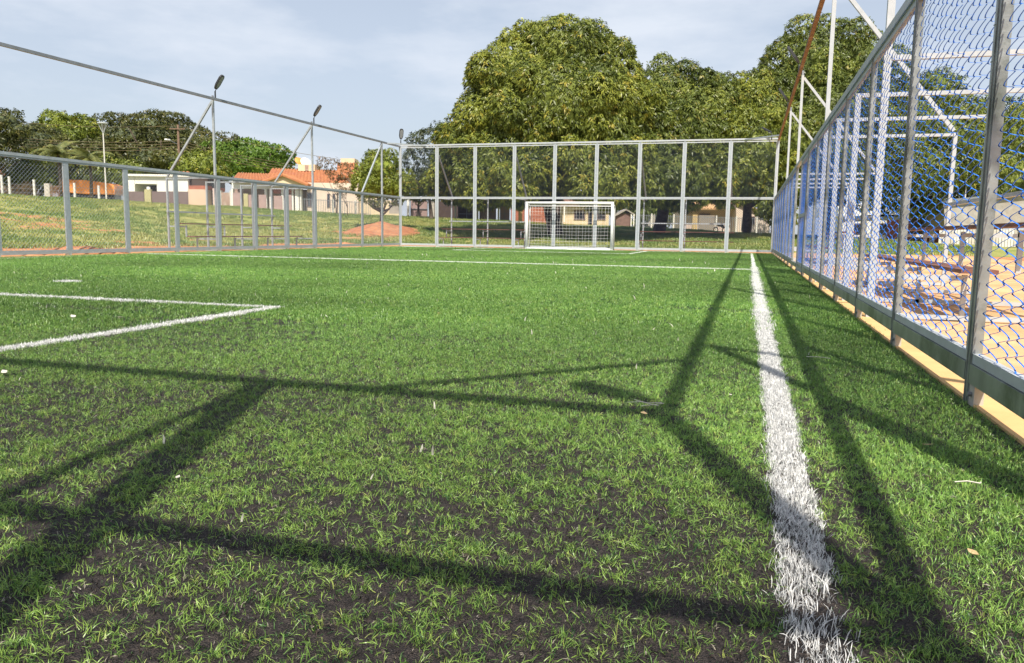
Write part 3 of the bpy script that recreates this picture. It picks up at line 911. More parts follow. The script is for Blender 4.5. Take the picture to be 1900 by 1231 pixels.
def tree(name, label, base_px, lobes_px, pal, density=9, leaves=7, llen=.26, lwid=.08, droop=.7, tr=(.45, .25), limbs=6, spread=3,
         flat=1.0, group=None, sub=16, cat='tree', top_frac=.35, core=True, **kw):
    bx, by, bd = base_px
    b = P(bx, by, bd); bz = thf(b.x, b.y)
    r = empty(name, (b.x, b.y, bz)); tag(r, label, cat, group)
    o = Vector((b.x, b.y, bz))
    lobes = [(P(x, y, d) - o, rad) for x, y, d, rad in lobes_px]
    me = crown_mesh('crown', lobes, density, leaves, llen, lwid, droop, pal, flat=flat, sub=sub, **kw)
    me.materials.append(LEAF)
    cr = link('crown', me, None, r)
    cm = core_mesh(lobes if core else [], flat).mesh('inner_foliage'); nm = 'foliage_%d' % int(pal[1][0] * 1000)
    m_ = bpy.data.materials.get(nm) or mat(nm, tuple(pal[1]), .9, 0, .4, 3, 1, 6)
    if core: cm.materials.append(m_); link('inner_foliage', cm, None, cr)
    zs = [l[0].z for l in lobes]; ctr = sum((l[0] for l in lobes), Vector()) / len(lobes)
    mb = MB(); top = Vector((ctr.x * .5, ctr.y * .5, max(1.2, min(zs) * .2 + ctr.z * top_frac)))
    trunk(mb, (0, 0, 0), top, tr[0], tr[1], limbs, spread, len(name))
    mb.build('trunk', TREEBARK, r, True)
    return r, len(me.polygons)

GM = 'mango trees beyond the far fence'
T = []
T.append(tree('mango_tree', 'largest dense mango tree, its tall dome rising above the goal', (1030, 428, 58),
     [(1040, 122, 58, 3.7), (955, 150, 57, 3.2), (1120, 160, 57.5, 3.2), (1000, 100, 58.5, 2.3), (1085, 105, 58.5, 2.3), (925, 150, 58, 2.0), (905, 225, 56.5, 2.7), (1000, 235, 55, 4.0), (1095, 245, 55, 3.9), (868, 285, 56, 2.2),
      (925, 300, 54, 2.3), (1000, 318, 52.5, 2.2), (1075, 312, 52, 2.1), (1145, 300, 53, 2.2), (1040, 200, 53.5, 3.4), (900, 330, 57, 1.9), (830, 330, 58, 1.7), (840, 262, 58, 1.3), (1160, 215, 56, 2.6), (960, 340, 51, 1.7), (1110, 338, 51, 1.9), (885, 345, 53, 1.5)],
     PAL_MANGO, density=13, leaves=8, llen=.28, lwid=.085, group=GM, tr=(.55, .35), limbs=8, spread=4))
T.append(tree('mango_tree', 'lower green mango tree adjoining the tall dome on its right', (1223, 428, 62),
     [(1180, 200, 60, 2.3), (1190, 260, 57, 2.6), (1320, 180, 62.5, 2.0), (1235, 190, 62, 3.1), (1285, 215, 61, 3.2), (1215, 250, 59, 3.2), (1330, 215, 62, 2.7), (1290, 290, 57, 2.6), (1210, 315, 55, 1.9), (1240, 330, 55, 2.2), (1260, 255, 58, 3), (1190, 345, 53, 1.5), (1280, 345, 55, 1.8)],
     PAL_DARKER, density=11, leaves=8, llen=.28, lwid=.085, group=GM, tr=(.5, .4), limbs=7, spread=3.4))
T.append(tree('mango_tree', 'yellowish mango tree between the green one and the right fence', (1385, 430, 66),
     [(1400, 185, 63, 2.2), (1380, 215, 63, 3.0), (1425, 225, 62, 3.0), (1350, 265, 60, 2.7), (1400, 280, 58, 2.9), (1345, 325, 56, 2.2), (1430, 310, 58, 1.7), (1385, 330, 57, 1.8)],
     PAL_MANGO, density=11, leaves=8, llen=.28, lwid=.085, group=GM, tr=(.4, .3), limbs=6, spread=3))
T.append(tree('mango_tree', 'tall dark domed mango tree behind the white masts at right', (1530, 440, 64),
     [(1510, 130, 64, 3.6), (1580, 130, 64, 3.6), (1455, 185, 63, 2.7), (1610, 210, 63, 3.2), (1540, 225, 61, 4.0), (1470, 270, 60, 3.0), (1560, 310, 59, 3.0), (1480, 330, 59, 2.2), (1630, 300, 62, 3)],
     PAL_DARKER, density=10, leaves=8, llen=.28, lwid=.085, group=GM, tr=(.5, .35), limbs=7, spread=4))
T.append(tree('mango_tree', 'mango tree seen through the blue mesh behind the right bleacher', (1700, 440, 74),
     [(1680, 240, 74, 4.2), (1745, 260, 74, 4.0), (1700, 320, 72, 3.8), (1735, 170, 75, 2.4), (1640, 330, 72, 3.0)],
     PAL_DARKER, density=6, leaves=6, llen=.34, lwid=.11, group=GM, tr=(.5, .35), limbs=7, spread=4))
T.append(tree('mango_tree', 'mango tree at the far right edge behind the blue mesh', (1850, 440, 78),
     [(1820, 265, 78, 4.4), (1890, 260, 78, 4.6), (1850, 330, 76, 4), (1790, 320, 76, 3.2), (1950, 270, 80, 4.5)],
     PAL_MANGO, density=6, leaves=6, llen=.34, lwid=.11, group=GM, tr=(.5, .35), limbs=7, spread=4))
T.append(tree('round_tree', 'small rounded tree on a red soil mound left of the far corner', (707, 412, 60),
     [(708, 320, 60, 1.75), (690, 345, 59.6, 1.5), (728, 345, 60, 1.6), (700, 300, 60.4, 1.0), (745, 340, 60.6, 1.0), (680, 325, 60, 1.1)],
     PAL_YEL, density=16, leaves=7, llen=.17, lwid=.07, tr=(.16, .12), limbs=7, spread=1.3, top_frac=.25))
T.append(tree('leafy_tree', 'greyish loose tree left of the tall mango, above the corner post', (800, 405, 72),
     [(790, 290, 72, 1.7), (770, 300, 72, 1.1), (815, 270, 72, 1.9), (800, 325, 71, 1.1), (775, 262, 72, .9)],
     PAL_GREY, density=9, core=False, leaves=6, llen=.28, lwid=.08, tr=(.2, .1), limbs=6, spread=2))
T.append(tree('leafy_tree', 'green bushy tree in front of the brown gates at the corner', (775, 405, 76),
     [(775, 350, 76, 1.3), (800, 352, 76, 1.2), (760, 345, 77, 1.1)],
     PAL_DARKER, density=10, leaves=6, llen=.25, lwid=.09, tr=(.12, .08), limbs=5, spread=1))
T.append(tree('sparse_tree', 'small brown-leaved sparse tree in front of the terracotta roof', (625, 400, 74),
     [(632, 322, 74, 1.1), (615, 308, 74, .8), (640, 335, 74, 1.0), (655, 322, 74, .9), (600, 303, 74, .6)],
     PAL_BROWN, density=7, leaves=5, llen=.2, lwid=.06, core=False, tr=(.09, .05), limbs=7, spread=1.6))
GB = 'background trees behind the peach and cream houses'
T.append(tree('leafy_tree', 'dark tree behind the cream house, left of the lean-to roof', (1020, 415, 98),
     [(990, 352, 98, 2.0), (1020, 360, 98, 2.4), (960, 345, 98, 2.4), (925, 350, 98, 2.4), (1035, 375, 98, 1.6)], PAL_DARKER, density=5, leaves=6, llen=.38, lwid=.14, tr=(.25, .2), limbs=5, spread=2, group=GB))
T.append(tree('leafy_tree', 'dark tree between the lean-to and the peach house', (1190, 425, 98),
     [(1140, 372, 98, 1.9), (1170, 358, 98, 2.6), (1210, 362, 98, 2.8), (1240, 368, 98, 2.6), (1225, 395, 97, 2.2), (1190, 392, 97, 2.0)], PAL_DARKER, density=5, leaves=6, llen=.38, lwid=.14, tr=(.25, .2), limbs=5, spread=2, group=GB))
T.append(tree('leafy_tree', 'dark tree above the yellowish roof of the peach house', (1310, 430, 100),
     [(1280, 350, 100, 2.6), (1320, 345, 100, 2.8), (1355, 352, 100, 2.2), (1335, 365, 99, 1.8)], PAL_DARKER, density=5, leaves=6, llen=.38, lwid=.14, tr=(.25, .2), limbs=5, spread=2, group=GB))
T.append(tree('leafy_tree', 'green bush hanging over the right end of the peach house', (1432, 436, 82),
     [(1418, 385, 80, 1.1), (1440, 370, 80, 1.6), (1428, 395, 80, 1.0), (1450, 400, 80, 1.6)], PAL_MANGO, density=8, leaves=6, llen=.28, lwid=.10, tr=(.12, .1), limbs=5, spread=1, group=GB))
GU = 'broad trees behind the houses on the left'
T.append(tree('umbrella_tree', 'very broad flat-topped dark tree behind the white house on the left', (300, 385, 112),
     [(250, 258, 110, 6.8), (310, 256, 112, 6.8), (280, 246, 111, 6.0), (205, 275, 112, 4), (365, 275, 112, 6.0), (290, 300, 108, 7), (410, 290, 110, 5), (220, 305, 108, 4.5), (350, 305, 106, 5)],
     PAL_OLIVE, density=6, leaves=6, llen=.36, lwid=.16, droop=.05, flat=.42, tr=(.6, .4), limbs=9, spread=9, group=GU, sub=16))
T.append(tree('umbrella_tree', 'bright green end tree of the broad group, beside the terracotta roof', (470, 385, 108),
     [(440, 292, 108, 4.5), (480, 292, 106, 4.2), (505, 305, 106, 2.8), (455, 310, 104, 4.2), (515, 297, 107, 1.6)],
     PAL_BRIGHT, density=4.6, leaves=6, llen=.42, lwid=.18, droop=.05, flat=.5, tr=(.5, .3), limbs=8, spread=6, group=GU, sub=16))
T.append(tree('yellow_green_tree', 'rounded yellow-green tree above the palms on the left', (130, 385, 100),
     [(112, 243, 100, 2.6), (150, 245, 100, 2.2), (130, 262, 99, 2.6), (165, 255, 100, 1.2), (100, 262, 100, 1.8)],
     PAL_YEL, density=5, leaves=6, llen=.42, lwid=.16, droop=.4, tr=(.35, .25), limbs=6, spread=3, group=GU))
T.append(tree('leafy_tree', 'brownish olive feathery tree in front of the yellow-green one', (75, 375, 92),
     [(75, 268, 92, 2.9), (110, 285, 92, 2.8), (50, 250, 93, 2.2), (150, 295, 93, 2.6), (180, 285, 94, 2.2), (90, 305, 90, 2.6)],
     PAL_OLIVE, density=3.6, leaves=6, llen=.5, lwid=.15, droop=.5, tr=(.3, .2), limbs=7, spread=3, group=GU, flat=.7))
T.append(tree('leafy_tree', 'reddish olive tree cut by the left edge of the photo', (-30, 370, 80),
     [(10, 225, 80, 1.7), (-30, 235, 80, 2.6), (30, 240, 80, 1.2), (-10, 262, 80, 2), (-15, 290, 79, 1.7), (-60, 270, 80, 2.5)],
     PAL_OLIVE, density=4, leaves=6, llen=.4, lwid=.12, droop=.6, tr=(.3, .2), limbs=7, spread=3, group=GU, flat=.7))
T.append(tree('round_tree', 'dark green garden tree behind the concrete fence posts on the left', (60, 372, 84),
     [(45, 325, 84, 1.8), (80, 325, 84, 1.8), (25, 330, 84, 1.2), (60, 310, 85, 1.4), (100, 335, 84, 1.2)],
     PAL_DARKER, density=6, leaves=6, llen=.32, lwid=.13, tr=(.2, .15), limbs=5, spread=1.5))
T.append(tree('round_tree', 'light yellow-green bush-like tree before the broad dark tree', (370, 380, 92),
     [(350, 312, 92, 1.7), (385, 310, 92, 1.9), (370, 298, 92, 1.3), (405, 318, 92, 1.2), (335, 318, 92, 1)],
     PAL_YEL, density=6, leaves=6, llen=.32, lwid=.12, tr=(.2, .12), limbs=6, spread=1.5))
T.append(tree('leafy_tree', 'dark shade tree behind the orange tarpaulin', (190, 380, 92),
     [(190, 320, 92, 2.2), (160, 322, 92, 1.8), (225, 325, 92, 2.0), (250, 320, 92, 1.6), (130, 325, 92, 1.6)],
     PAL_DARKER, density=4, leaves=6, llen=.4, lwid=.14, tr=(.2, .15), limbs=6, spread=2))
T.append(tree('leafy_tree', 'dark tree over the gates behind the far bleacher, left of the goal', (900, 408, 78),
     [(870, 350, 78, 2.0), (910, 345, 78, 2.2), (950, 352, 78, 1.7), (840, 355, 78, 1.4)],
     PAL_DARKER, density=6, leaves=6, llen=.32, lwid=.12, tr=(.25, .15), limbs=6, spread=2))
print('leaf quads', sum(t[1] for t in T))

def palm(px, label, hgt):
    b = P(*px); bz = thf(b.x, b.y); r = empty('palm_tree', (b.x, b.y, bz)); tag(r, label, 'palm', 'palms on the left')
    MB().tube([(0, 0, -.3), (.1, 0, hgt * .5), (0, 0, hgt)], [.2, .15, .12], 8).build('trunk', TREEBARK, r, True)
    V = []; T_ = []
    for i in range(15):
        a = i * 2.4; el = random.uniform(.1, 1.2); L = random.uniform(2.3, 3.1)
        p = Vector((0, 0, hgt)); d = Vector((math.cos(a) * math.cos(el), math.sin(a) * math.cos(el), math.sin(el)))
        pts = []
        for k in range(10):
            pts.append(p.copy()); p = p + d * L / 9; d = (d + Vector((0, 0, -.19))).normalized()
        mb_side = Vector((-math.sin(a), math.cos(a), 0))
        for k in range(1, 10):
            for q in range(3):
                pp = pts[k - 1].lerp(pts[k], q / 3)
                for s in (-1, 1):
                    dd = (mb_side * s + (pts[k] - pts[k - 1]).normalized() * .6 + Vector((0, 0, -.5))).normalized() * .75 * (1 - abs(k - 4) / 9)
                    w = (pts[k] - pts[k - 1]).normalized() * .05
                    V += [pp - w, pp + w, pp + dd + w * .3, pp + dd - w * .3]
                    T_.append(random.random())
    V = np.array([tuple(v) for v in V]); k = len(V) // 4
    t = np.array(T_)[:, None]; c = np.array([.07, .10, .03]) * (1 - t) + np.array([.24, .24, .07]) * t
    me = np_mesh('crown', V, np.arange(len(V)).reshape(-1, 4), {'tint': np.repeat(np.c_[c, np.ones(k)], 4, 0)})
    me.materials.append(LEAF); link('crown', me, None, r)
palm((113, 375, 82), 'left palm with arching fronds behind the left fence', 4.6)
palm((170, 377, 82), 'right palm beside the orange tarpaulin', 4.2)

# bare little tree by the terracotta house
def bare_tree(px, label, h, seed):
    b = P(*px); r = empty('bare_tree', (b.x, b.y, thf(b.x, b.y))); tag(r, label, 'tree')
    rr = random.Random(seed); mb = MB()
    def br(p, d, L, rad, lv):
        e = p + d * L; mb.tube([p, e], [rad, rad * .6], 5)
        if lv:
            for _ in range(3):
                nd = (d + Vector((rr.uniform(-.7, .7), rr.uniform(-.7, .7), rr.uniform(-.1, .4)))).normalized()
                br(e, nd, L * .7, rad * .6, lv - 1)
    br(Vector((0, 0, -.2)), Vector((0, 0, 1)), h * .4, .05, 4)
    mb.build('trunk', TREEBARK, r)
bare_tree((645, 402, 70), 'thin bare sapling in front of the cream garden wall', 2.6, 4)

# red soil mound under the round tree
def mound(name, px, rx, ry, h, label, seed=1):
    c = P(*px); n = 44; X = np.linspace(-1.3, 1.3, n); A, B = np.meshgrid(X, X, indexing='ij')
    r = np.hypot(A, B); w = 1 + .7 * (fbm(A * 2 + seed, B * 2 + seed, seed) - .5)
    hh = h * np.exp(-(r * w) ** 2 * 2.6) - .06 + .34 * h * (fbm(A * 5 + 9, B * 5, seed, 4) - .5) * np.exp(-r ** 2)
    wx = ER.x * A * rx - EF.x * B * ry * -1; wy = ER.y * A * rx + EF.y * B * ry
    Z = th(c.x + wx, c.y + wy) - thf(c.x, c.y) + hh
    V = np.stack([wx, wy, Z], -1).reshape(-1, 3); i = np.arange(n - 1)[:, None] * n + np.arange(n - 1)[None]
    q = np.stack([i, i + n, i + n + 1, i + 1], -1).reshape(-1, 4)
    me = np_mesh(name, V, q); me.polygons.foreach_set('use_smooth', [True] * len(me.polygons))
    o = link(name, me, SOILM); o.location = (c.x, c.y, thf(c.x, c.y)); tag(o, label, 'soil mound')
mound('soil_mound', (705, 430, 57), 3.0, 4.5, .85, 'mound of red soil around the foot of the small rounded tree')
mound('soil_mound', (150, 458, 21.5), 1.7, .7, .30, 'low heap of red soil beside the path, left', 3)
mound('soil_mound', (185, 458, 21.8), 1.2, .6, .24, 'smaller heap of red soil right of the low heap', 5)

for i, (x, y, d, a_, b_, hh_) in enumerate(((260, 456, 26, .7, .4, .14), (330, 455, 28, .9, .4, .12), (560, 452, 38, 1.4, .7, .16), (640, 452, 42, 1.2, .7, .2), (60, 460, 20.5, .7, .4, .12))):
    mound('soil_mound', (x, y, d), a_, b_, hh_, ['small soil lump right of the two heaps by the left path', 'flat soil lump behind the left end of the left bleacher', 'low soil lump behind the right end of the left bleacher', 'low soil lump in front of the tree mound', 'small soil lump near the left edge by the path'][i], 11 + i)
# bank grass tufts
def bank_grass():
    n = 90000
    X = rng.uniform(-75, 14, n); Y = rng.uniform(8, 80, n)
    d = np.hypot(np.maximum(-17.2 - X, 0), np.maximum(Y - 36.6, 0))
    wob = (fbm(X * .35, Y * .35, 9) - .5) * 3
    be = np.degrees(np.arctan2(X, Y))
    k = (d + wob * .8 > 5.6) & (be > -58) & (be < 14) & (fbm(X * .8, Y * .8, 41) > .33) & (rng.random(n) > worn(X, Y) * 1.2)
    dep = -X * math.sin(YAW) * 1 + Y * math.cos(YAW); k &= dep < 76
    X, Y = X[k], Y[k]; n = len(X)
    s = rng.uniform(.6, 1.4, n)
    t = np.clip((fbm(X * .35, Y * .35, 60, 4)[:, None] - .36) * 1.9 + rng.normal(0, .16, n)[:, None], 0, 1)
    c = np.array([.16, .24, .05]) * (1 - t) + np.array([.46, .43, .14]) * t
    V = [tuft('g', 14, .16, .022, .12, 1.0, BLADE, 90 + i, 2) for i in range(3)]
    for i, o in enumerate(V): o.name = 'bank_tuft_%02d' % i
    scatter('bank_grass', np.c_[X, Y, th(X, Y)], np.c_[np.zeros(n), np.zeros(n), rng.uniform(0, 6.28, n)], np.c_[s, s, s * .8], c, rng.integers(0, 3, n), V,
            'sparse dry grass growing on the bank outside the pitch')
bank_grass()

# ------------------------------------------------------------------ houses along the street
def sbox(mb, x0, x1, y0, y1, d, thick, z0=None):
    """box facing the pitch whose front covers the given photo pixels at depth d"""
    xm = (x0 + x1) / 2; ym = (y0 + y1) / 2
    u0, u1 = lat(x0, ym, d), lat(x1, ym, d); zt = P(xm, y0, d).z; zb = P(xm, y1, d).z if z0 is None else z0
    mb.hexa([S(u0, d, zb), S(u1, d, zb), S(u1, d + thick, zb), S(u0, d + thick, zb), S(u0, d, zt), S(u1, d, zt), S(u1, d + thick, zt), S(u0, d + thick, zt)])
    return mb
def root_at(name, x, y, d, label, cat, group=None):
    c = P(x, y, d); o = empty(name, (0, 0, 0)); tag(o, label, cat, group); return o   # geometry already in world metres
def window(parent, x0, x1, y0, y1, d, bars=2, fm=None):
    f = MB(); t = (x1 - x0) * .09 + .4
    sbox(f, x0, x1, y0, y0 + t, d - .06, .1); sbox(f, x0, x1, y1 - t, y1, d - .06, .1)
    sbox(f, x0, x0 + t, y0 + t, y1 - t, d - .06, .1); sbox(f, x1 - t, x1, y0 + t, y1 - t, d - .06, .1)
    for k in range(1, bars): 
        xx = x0 + (x1 - x0) * k / bars; sbox(f, xx - .35, xx + .35, y0 + t, y1 - t, d - .05, .06)
    w = f.build('window', fm or GATE, parent)
    sbox(MB(), x0 + t, x1 - t, y0 + t, y1 - t, d - .015, .01).build('pane', GLASS, w)
def tiled(parent, pts, m, name='roof', pitch=.34, thick=.12):
    """corrugated slope: pts = eave-left, eave-right, ridge-right, ridge-left (world)"""
    a, b, c, e = [Vector(p) for p in pts]
    n = max(2, int((b - a).length / pitch)); nrm = (b - a).cross(e - a).normalized()
    if nrm.z < 0: nrm = -nrm
    mb = MB(); cols = n * 4
    ids = []
    rows = 6
    for i in range(cols + 1):
        t = i / cols; h = .5 - .5 * math.cos(t * n * 2 * math.pi); h = h ** .7 * .12
        lo = a.lerp(b, t); hi = e.lerp(c, t)
        row = []
        for j in range(rows + 1):
            p = lo.lerp(hi, j / rows) + nrm * (h + .02 * (j % 2))
            row.append(len(mb.v)); mb.v.append(tuple(p))
        row.append(len(mb.v)); mb.v.append(tuple(hi - nrm * thick)); row.append(len(mb.v)); mb.v.append(tuple(lo - nrm * thick))
        ids.append(row)
    m_ = rows + 3
    for i in range(cols):
        for j in range(m_): mb.f.append((ids[i][j], ids[i + 1][j], ids[i + 1][(j + 1) % m_], ids[i][(j + 1) % m_]))
    mb.f.append(tuple(ids[0])[::-1]); mb.f.append(tuple(ids[-1]))
    return mb.build(name, m, parent)
def post_row(parent, xs, y0f, y1f, d, m=POSTC, w=2.2, name='post'):
    for x in xs: sbox(MB(), x - w / 2, x + w / 2, y0f(x), y1f(x), d, .16).build(name, m, parent)
def base_y(x):   # pixel row of the foot of the street fence
    xs = [0, 225, 411, 527, 690, 750, 806, 1144, 1355, 1425]; ys = [365, 378, 385, 393, 402, 405.5, 407.5, 424, 433, 436]
    return float(np.interp(x, xs, ys))

# white house on the left
h = root_at('white_house', 290, 360, 82, 'white-walled house with a dark recessed carport on the left', 'house')
b = MB(); sbox(b, 236, 250, 328, 366, 82, 6); sbox(b, 250, 291, 328, 342, 82, 6); sbox(b, 291, 349, 328, 366, 82, 6); b.build('wall', WALLW, h)
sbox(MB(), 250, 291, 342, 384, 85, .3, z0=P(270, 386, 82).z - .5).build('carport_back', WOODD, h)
sbox(MB(), 236, 250, 366, 382, 82.02, .3).build('plinth', GATE, h); sbox(MB(), 291, 349, 366, 392, 82.02, .3).build('plinth', GATE, h)
b = MB(); sbox(b, 234, 351, 324, 328, 81.7, 7); b.build('roof_slab', WALLW, h)
tiled(h, [S(lat(322, 330, 82), 82, P(322, 330, 82).z + .05), S(lat(352, 330, 82), 82, P(352, 330, 82).z + .05), S(lat(352, 322, 86), 86, P(352, 320, 86).z), S(lat(322, 322, 86), 86, P(322, 320, 86).z)], TILE)
g = root_at('metal_gate', 270, 370, 80, 'dark sheet gate with a yellowish pillar in front of the white house', 'gate')
for x0, x1 in ((237, 267), (281, 312), (312, 349)):
    b = sbox(MB(), x0, x1, 356, base_y(x0) + 3, 79, .06); b.build('gate_leaf', GATE, g)
sbox(MB(), 268, 280, 352, 385, 78.8, .4).build('pillar', YELL, g)
sbox(MB(), 272, 277, 347, 352, 78.9, .25).build('lamp_globe', WHITE, g)
# stained wall house
h = root_at('stained_house', 365, 350, 82, 'house with stained cream wall, red band and dark upper floor beside the white one', 'house')
sbox(MB(), 349, 385, 330, 347, 82.4, 5).build('upper_wall', WOODD, h)
sbox(MB(), 349, 385, 345, 352, 82.2, 5).build('brick_band', BRICKR, h)
sbox(MB(), 349, 383, 352, 392, 82, 5).build('wall', mat('stained_cream', (.62, .46, .34), .9, 0, .15, .8, .2, 15, (.30, .17, .10), (.5, .64)), h)
sbox(MB(), 385, 398, 338, 392, 83.5, .3).build('doorway', DARK, h)
sbox(MB(), 395, 400, 350, 392, 82, .5).build('pillar', WALLP, h)
# low block wall between
wl = root_at('garden_wall', 425, 370, 81, 'low bare-block garden wall left of the terracotta house', 'wall')
sbox(MB(), 400, 450, 358, 394, 81, .25).build('blockwork', BRICKP, wl)
for x in (409, 428): sbox(MB(), x - 1.5, x + 1.5, 354, 393, 80.9, .4).build('pillar', POSTC, wl)

# terracotta house
h = root_at('terracotta_house', 550, 360, 80, 'long house with orange terracotta tile roof, gabled porch and cream walls', 'house')
D0 = 80.0
b = MB(); sbox(b, 570, 665, 340, 398, D0, 7); b.build('wall', WALLPE, h)
b = MB(); sbox(b, 432, 570, 352, 396, D0 + 2.6, 5); b.build('porch_back_wall', BRICKP, h)
sbox(MB(), 430, 560, 336, 351, D0, .5).build('fascia', WALLW, h)
sbox(MB(), 507, 556, 351, 360, D0 + .1, .4).build('red_band', BRICKR, h)
for x, w in ((431, 3), (493, 4), (502, 4), (524, 4), (543, 3), (551, 7), (558, 4)):
    sbox(MB(), x - w / 2, x + w / 2, 351, base_y(x) + 2, D0 - .1, .5).build('column', WALLW, h)
tz = lambda x, y, d: S(lat(x, y, d), d, P(x, y, d).z)
tiled(h, [tz(430, 334, D0 - .6), tz(520, 337, D0 - .6), tz(505, 324, D0 + 4), tz(441, 322, D0 + 4)], TILE)
tiled(h, [tz(492, 334, D0 + .2), tz(648, 342.5, D0 + .2), tz(640, 318, D0 + 4.5), tz(504, 314, D0 + 4.5)], TILE)
# front gable over the porch
ap = tz(524, 324, D0 - 1.2); l_ = tz(484, 338, D0 - 1.2); r_ = tz(571, 343, D0 - 1.2); bk = EF * 5
tiled(h, [l_, l_ + bk, ap + bk, ap], TILE, thick=.16); tiled(h, [r_, r_ + bk, ap + bk, ap], TILE, thick=.16)
MB().poly([l_ + EF * .3 + Vector((.2, 0, -.1)), r_ + EF * .3 + Vector((-.2, 0, -.1)), ap + EF * .3 - Vector((0, 0, .15))], EF * .2).build('gable_wall', WALLC, h)
window(h, 569, 582, 358, 385, D0, 2); window(h, 607, 612, 360, 386, D0, 1); window(h, 617, 622, 360, 386, D0, 1)
sbox(MB(), 553, 584, 305.5, 318, D0 + 3.6, 2.5).build('roof_tank_box', WALLC, h)
sbox(MB(), 566, 572, 307, 317, D0 + 3.55, .1).build('tank_door', BRICKP, h)
sbox(MB(), 634, 668, 322, 345, D0 + 1.5, 4).build('upper_wall', WALLW, h)
tiled(h, [tz(624, 327, D0 + .8), tz(670, 330, D0 + .8), tz(664, 304, D0 + 4), tz(626, 304, D0 + 4)], TILE)
sbox(MB(), 632, 658, 294.5, 305, D0 + 4, 2).build('chimney_box', WALLC, h)
sbox(MB(), 640, 700, 352, 404, D0 + .5, 4).build('side_wall', WALLC, h)
window(h, 661, 664, 362, 380, D0 + .5, 1)
def dish(x, y, d, r, m, label, rz):
    c = P(x, y, d); e = empty('satellite_dish', c); tag(e, label, 'satellite dish')
    mb = MB(); rings = []
    for i in range(4):
        rr_ = r * i / 3; z = (rr_ ** 2) * .5; ring = []
        for k in range(14):
            a = k / 14 * 2 * math.pi; p = Vector((math.cos(a) * rr_, -z * -1, math.sin(a) * rr_)); p = Matrix.Rotation(rz, 3, 'Z') @ (Matrix.Rotation(-.6, 3, 'X') @ p)
            ring.append(len(mb.v)); mb.v.append(tuple(p))
        rings.append(ring)
    for i in range(3):
        for k in range(14): mb.f.append((rings[i][k], rings[i][(k + 1) % 14], rings[i + 1][(k + 1) % 14], rings[i + 1][k]))
    o = mb.build('bowl', m, e); sm = o.modifiers.new('t', 'SOLIDIFY'); sm.thickness = .02
    MB().tube([(0, 0, 0), (0, .1, -.7)], .03, 6).build('mast', GREYRAIL, e)
dish(556, 298.5, D0 + 4, .5, TARP, 'orange satellite dish on the terracotta house', 1.1)
dish(569, 300, D0 + 4, .6, WHITE, 'white satellite dish on the terracotta house', 1.0)
# fence/gates in front of the terracotta house
g = root_at('street_gate', 500, 375, 78, 'pink-brown gate panels and pillars before the terracotta house', 'gate')
for x0, x1, y0 in ((432, 449, 358), (461, 468, 362), (480, 494, 362), (508, 524, 364), (530, 541, 362)):
    sbox(MB(), x0, x1, y0, base_y(x0) + 2, 78.6, .06).build('gate_leaf', mat('pink_gate', (.36, .25, .23), .7, 0, .1, 3) if x0 == 432 else bpy.data.materials['pink_gate'], g)
sbox(MB(), 452, 460, 360, 391, 78.5, .4).build('pillar', YELL, g)
def railing(name, label, x0, x1, d, ytop, step=3.0, posts=(), cat='railing', z_off=0):
    r = root_at(name, x0, 400, d, label, cat)
    bars = MB(); x = x0
    while x < x1: sbox(bars, x - .35, x + .35, ytop(x), base_y(x) + 1, d, .03); x += step
    bars.build('bars', GREYRAIL, r)
    for yy in (0, 1):
        a = tz(x0, ytop(x0) + 2 + yy * (base_y(x0) - ytop(x0) - 4), d); c = tz(x1, ytop(x1) + 2 + yy * (base_y(x1) - ytop(x1) - 4), d)
        MB().bar(a, c, .04).build('rail', GREYRAIL, r)
    post_row(r, posts, lambda q: ytop(q) - 2, lambda q: base_y(q) + 2, d - .1, POSTC, 2.6)
    return r
railing('iron_railing', 'thin iron railing on a low pale wall right of the porch', 562, 690, 77, lambda x: 368 + (x - 560) * .06, 3.2, (558, 618, 660))
sbox(MB(), 560, 742, 396, 412, 77.2, .2).build('garden_kerb', WALLC)
tag(bpy.data.objects['garden_kerb'], 'low cream kerb wall under the iron railing', 'kerb wall')
w = sbox(MB(), 684, 726, 372, 412, 78, .25).build('garden_wall', WALLC); tag(w, 'plain cream garden wall behind the small rounded tree', 'wall')
w = sbox(MB(), 722, 744, 378, 408, 77.5, .25).build('garden_wall', GREYW); tag(w, 'grey garden wall next to the corner post', 'wall')

# concrete post and wire fence, far left
r = root_at('post_and_wire_fence', 60, 350, 78, 'row of concrete posts with wire at the top of the bank, far left', 'fence')
for x, yt in ((3, 325), (17, 328), (63, 334), (138, 340), (183, 345)):
    sbox(MB(), x - 1.8, x + 1.8, yt, base_y(x) + 3, 76, .14).build('post', POSTC, r)
for fr in (.15, .45, .75):
    MB().bar(tz(-30, 335 + fr * 25, 76.1), tz(235, 350 + fr * 26, 76.1), .02).build('wire', GREYRAIL, r)
g = root_at('iron_gate', 110, 355, 79, 'rusty iron gate with a rough brick pillar, left of the orange tarpaulin', 'gate')
sbox(MB(), 82, 92, 341, 369, 79, .5).build('pillar', CONC, g)
bb = MB()
for k in range(8): sbox(bb, 94 + k * 2.2, 94.7 + k * 2.2, 345, 371, 79, .04)
bb.build('bars', RUST, g)
bb = MB()
for k in range(10): sbox(bb, 213 + k * 2.3, 213.7 + k * 2.3, 345, 380, 79, .04)
bb.build('bars', GREYRAIL, g)
w = sbox(MB(), -40, 60, 352, 372, 86, .25).build('garden_wall', BRICKP); tag(w, 'low bare-block garden wall behind the concrete posts', 'wall')
h = root_at('red_house', 5, 320, 90, 'house corner with red roof at the left edge', 'house')
sbox(MB(), -60, 10, 335, 372, 90, 6).build('wall', WALLP, h)
tiled(h, [tz(-60, 337, 89.5), tz(13, 337, 89.5), tz(10, 306, 94), tz(-50, 306, 94)], TILE)
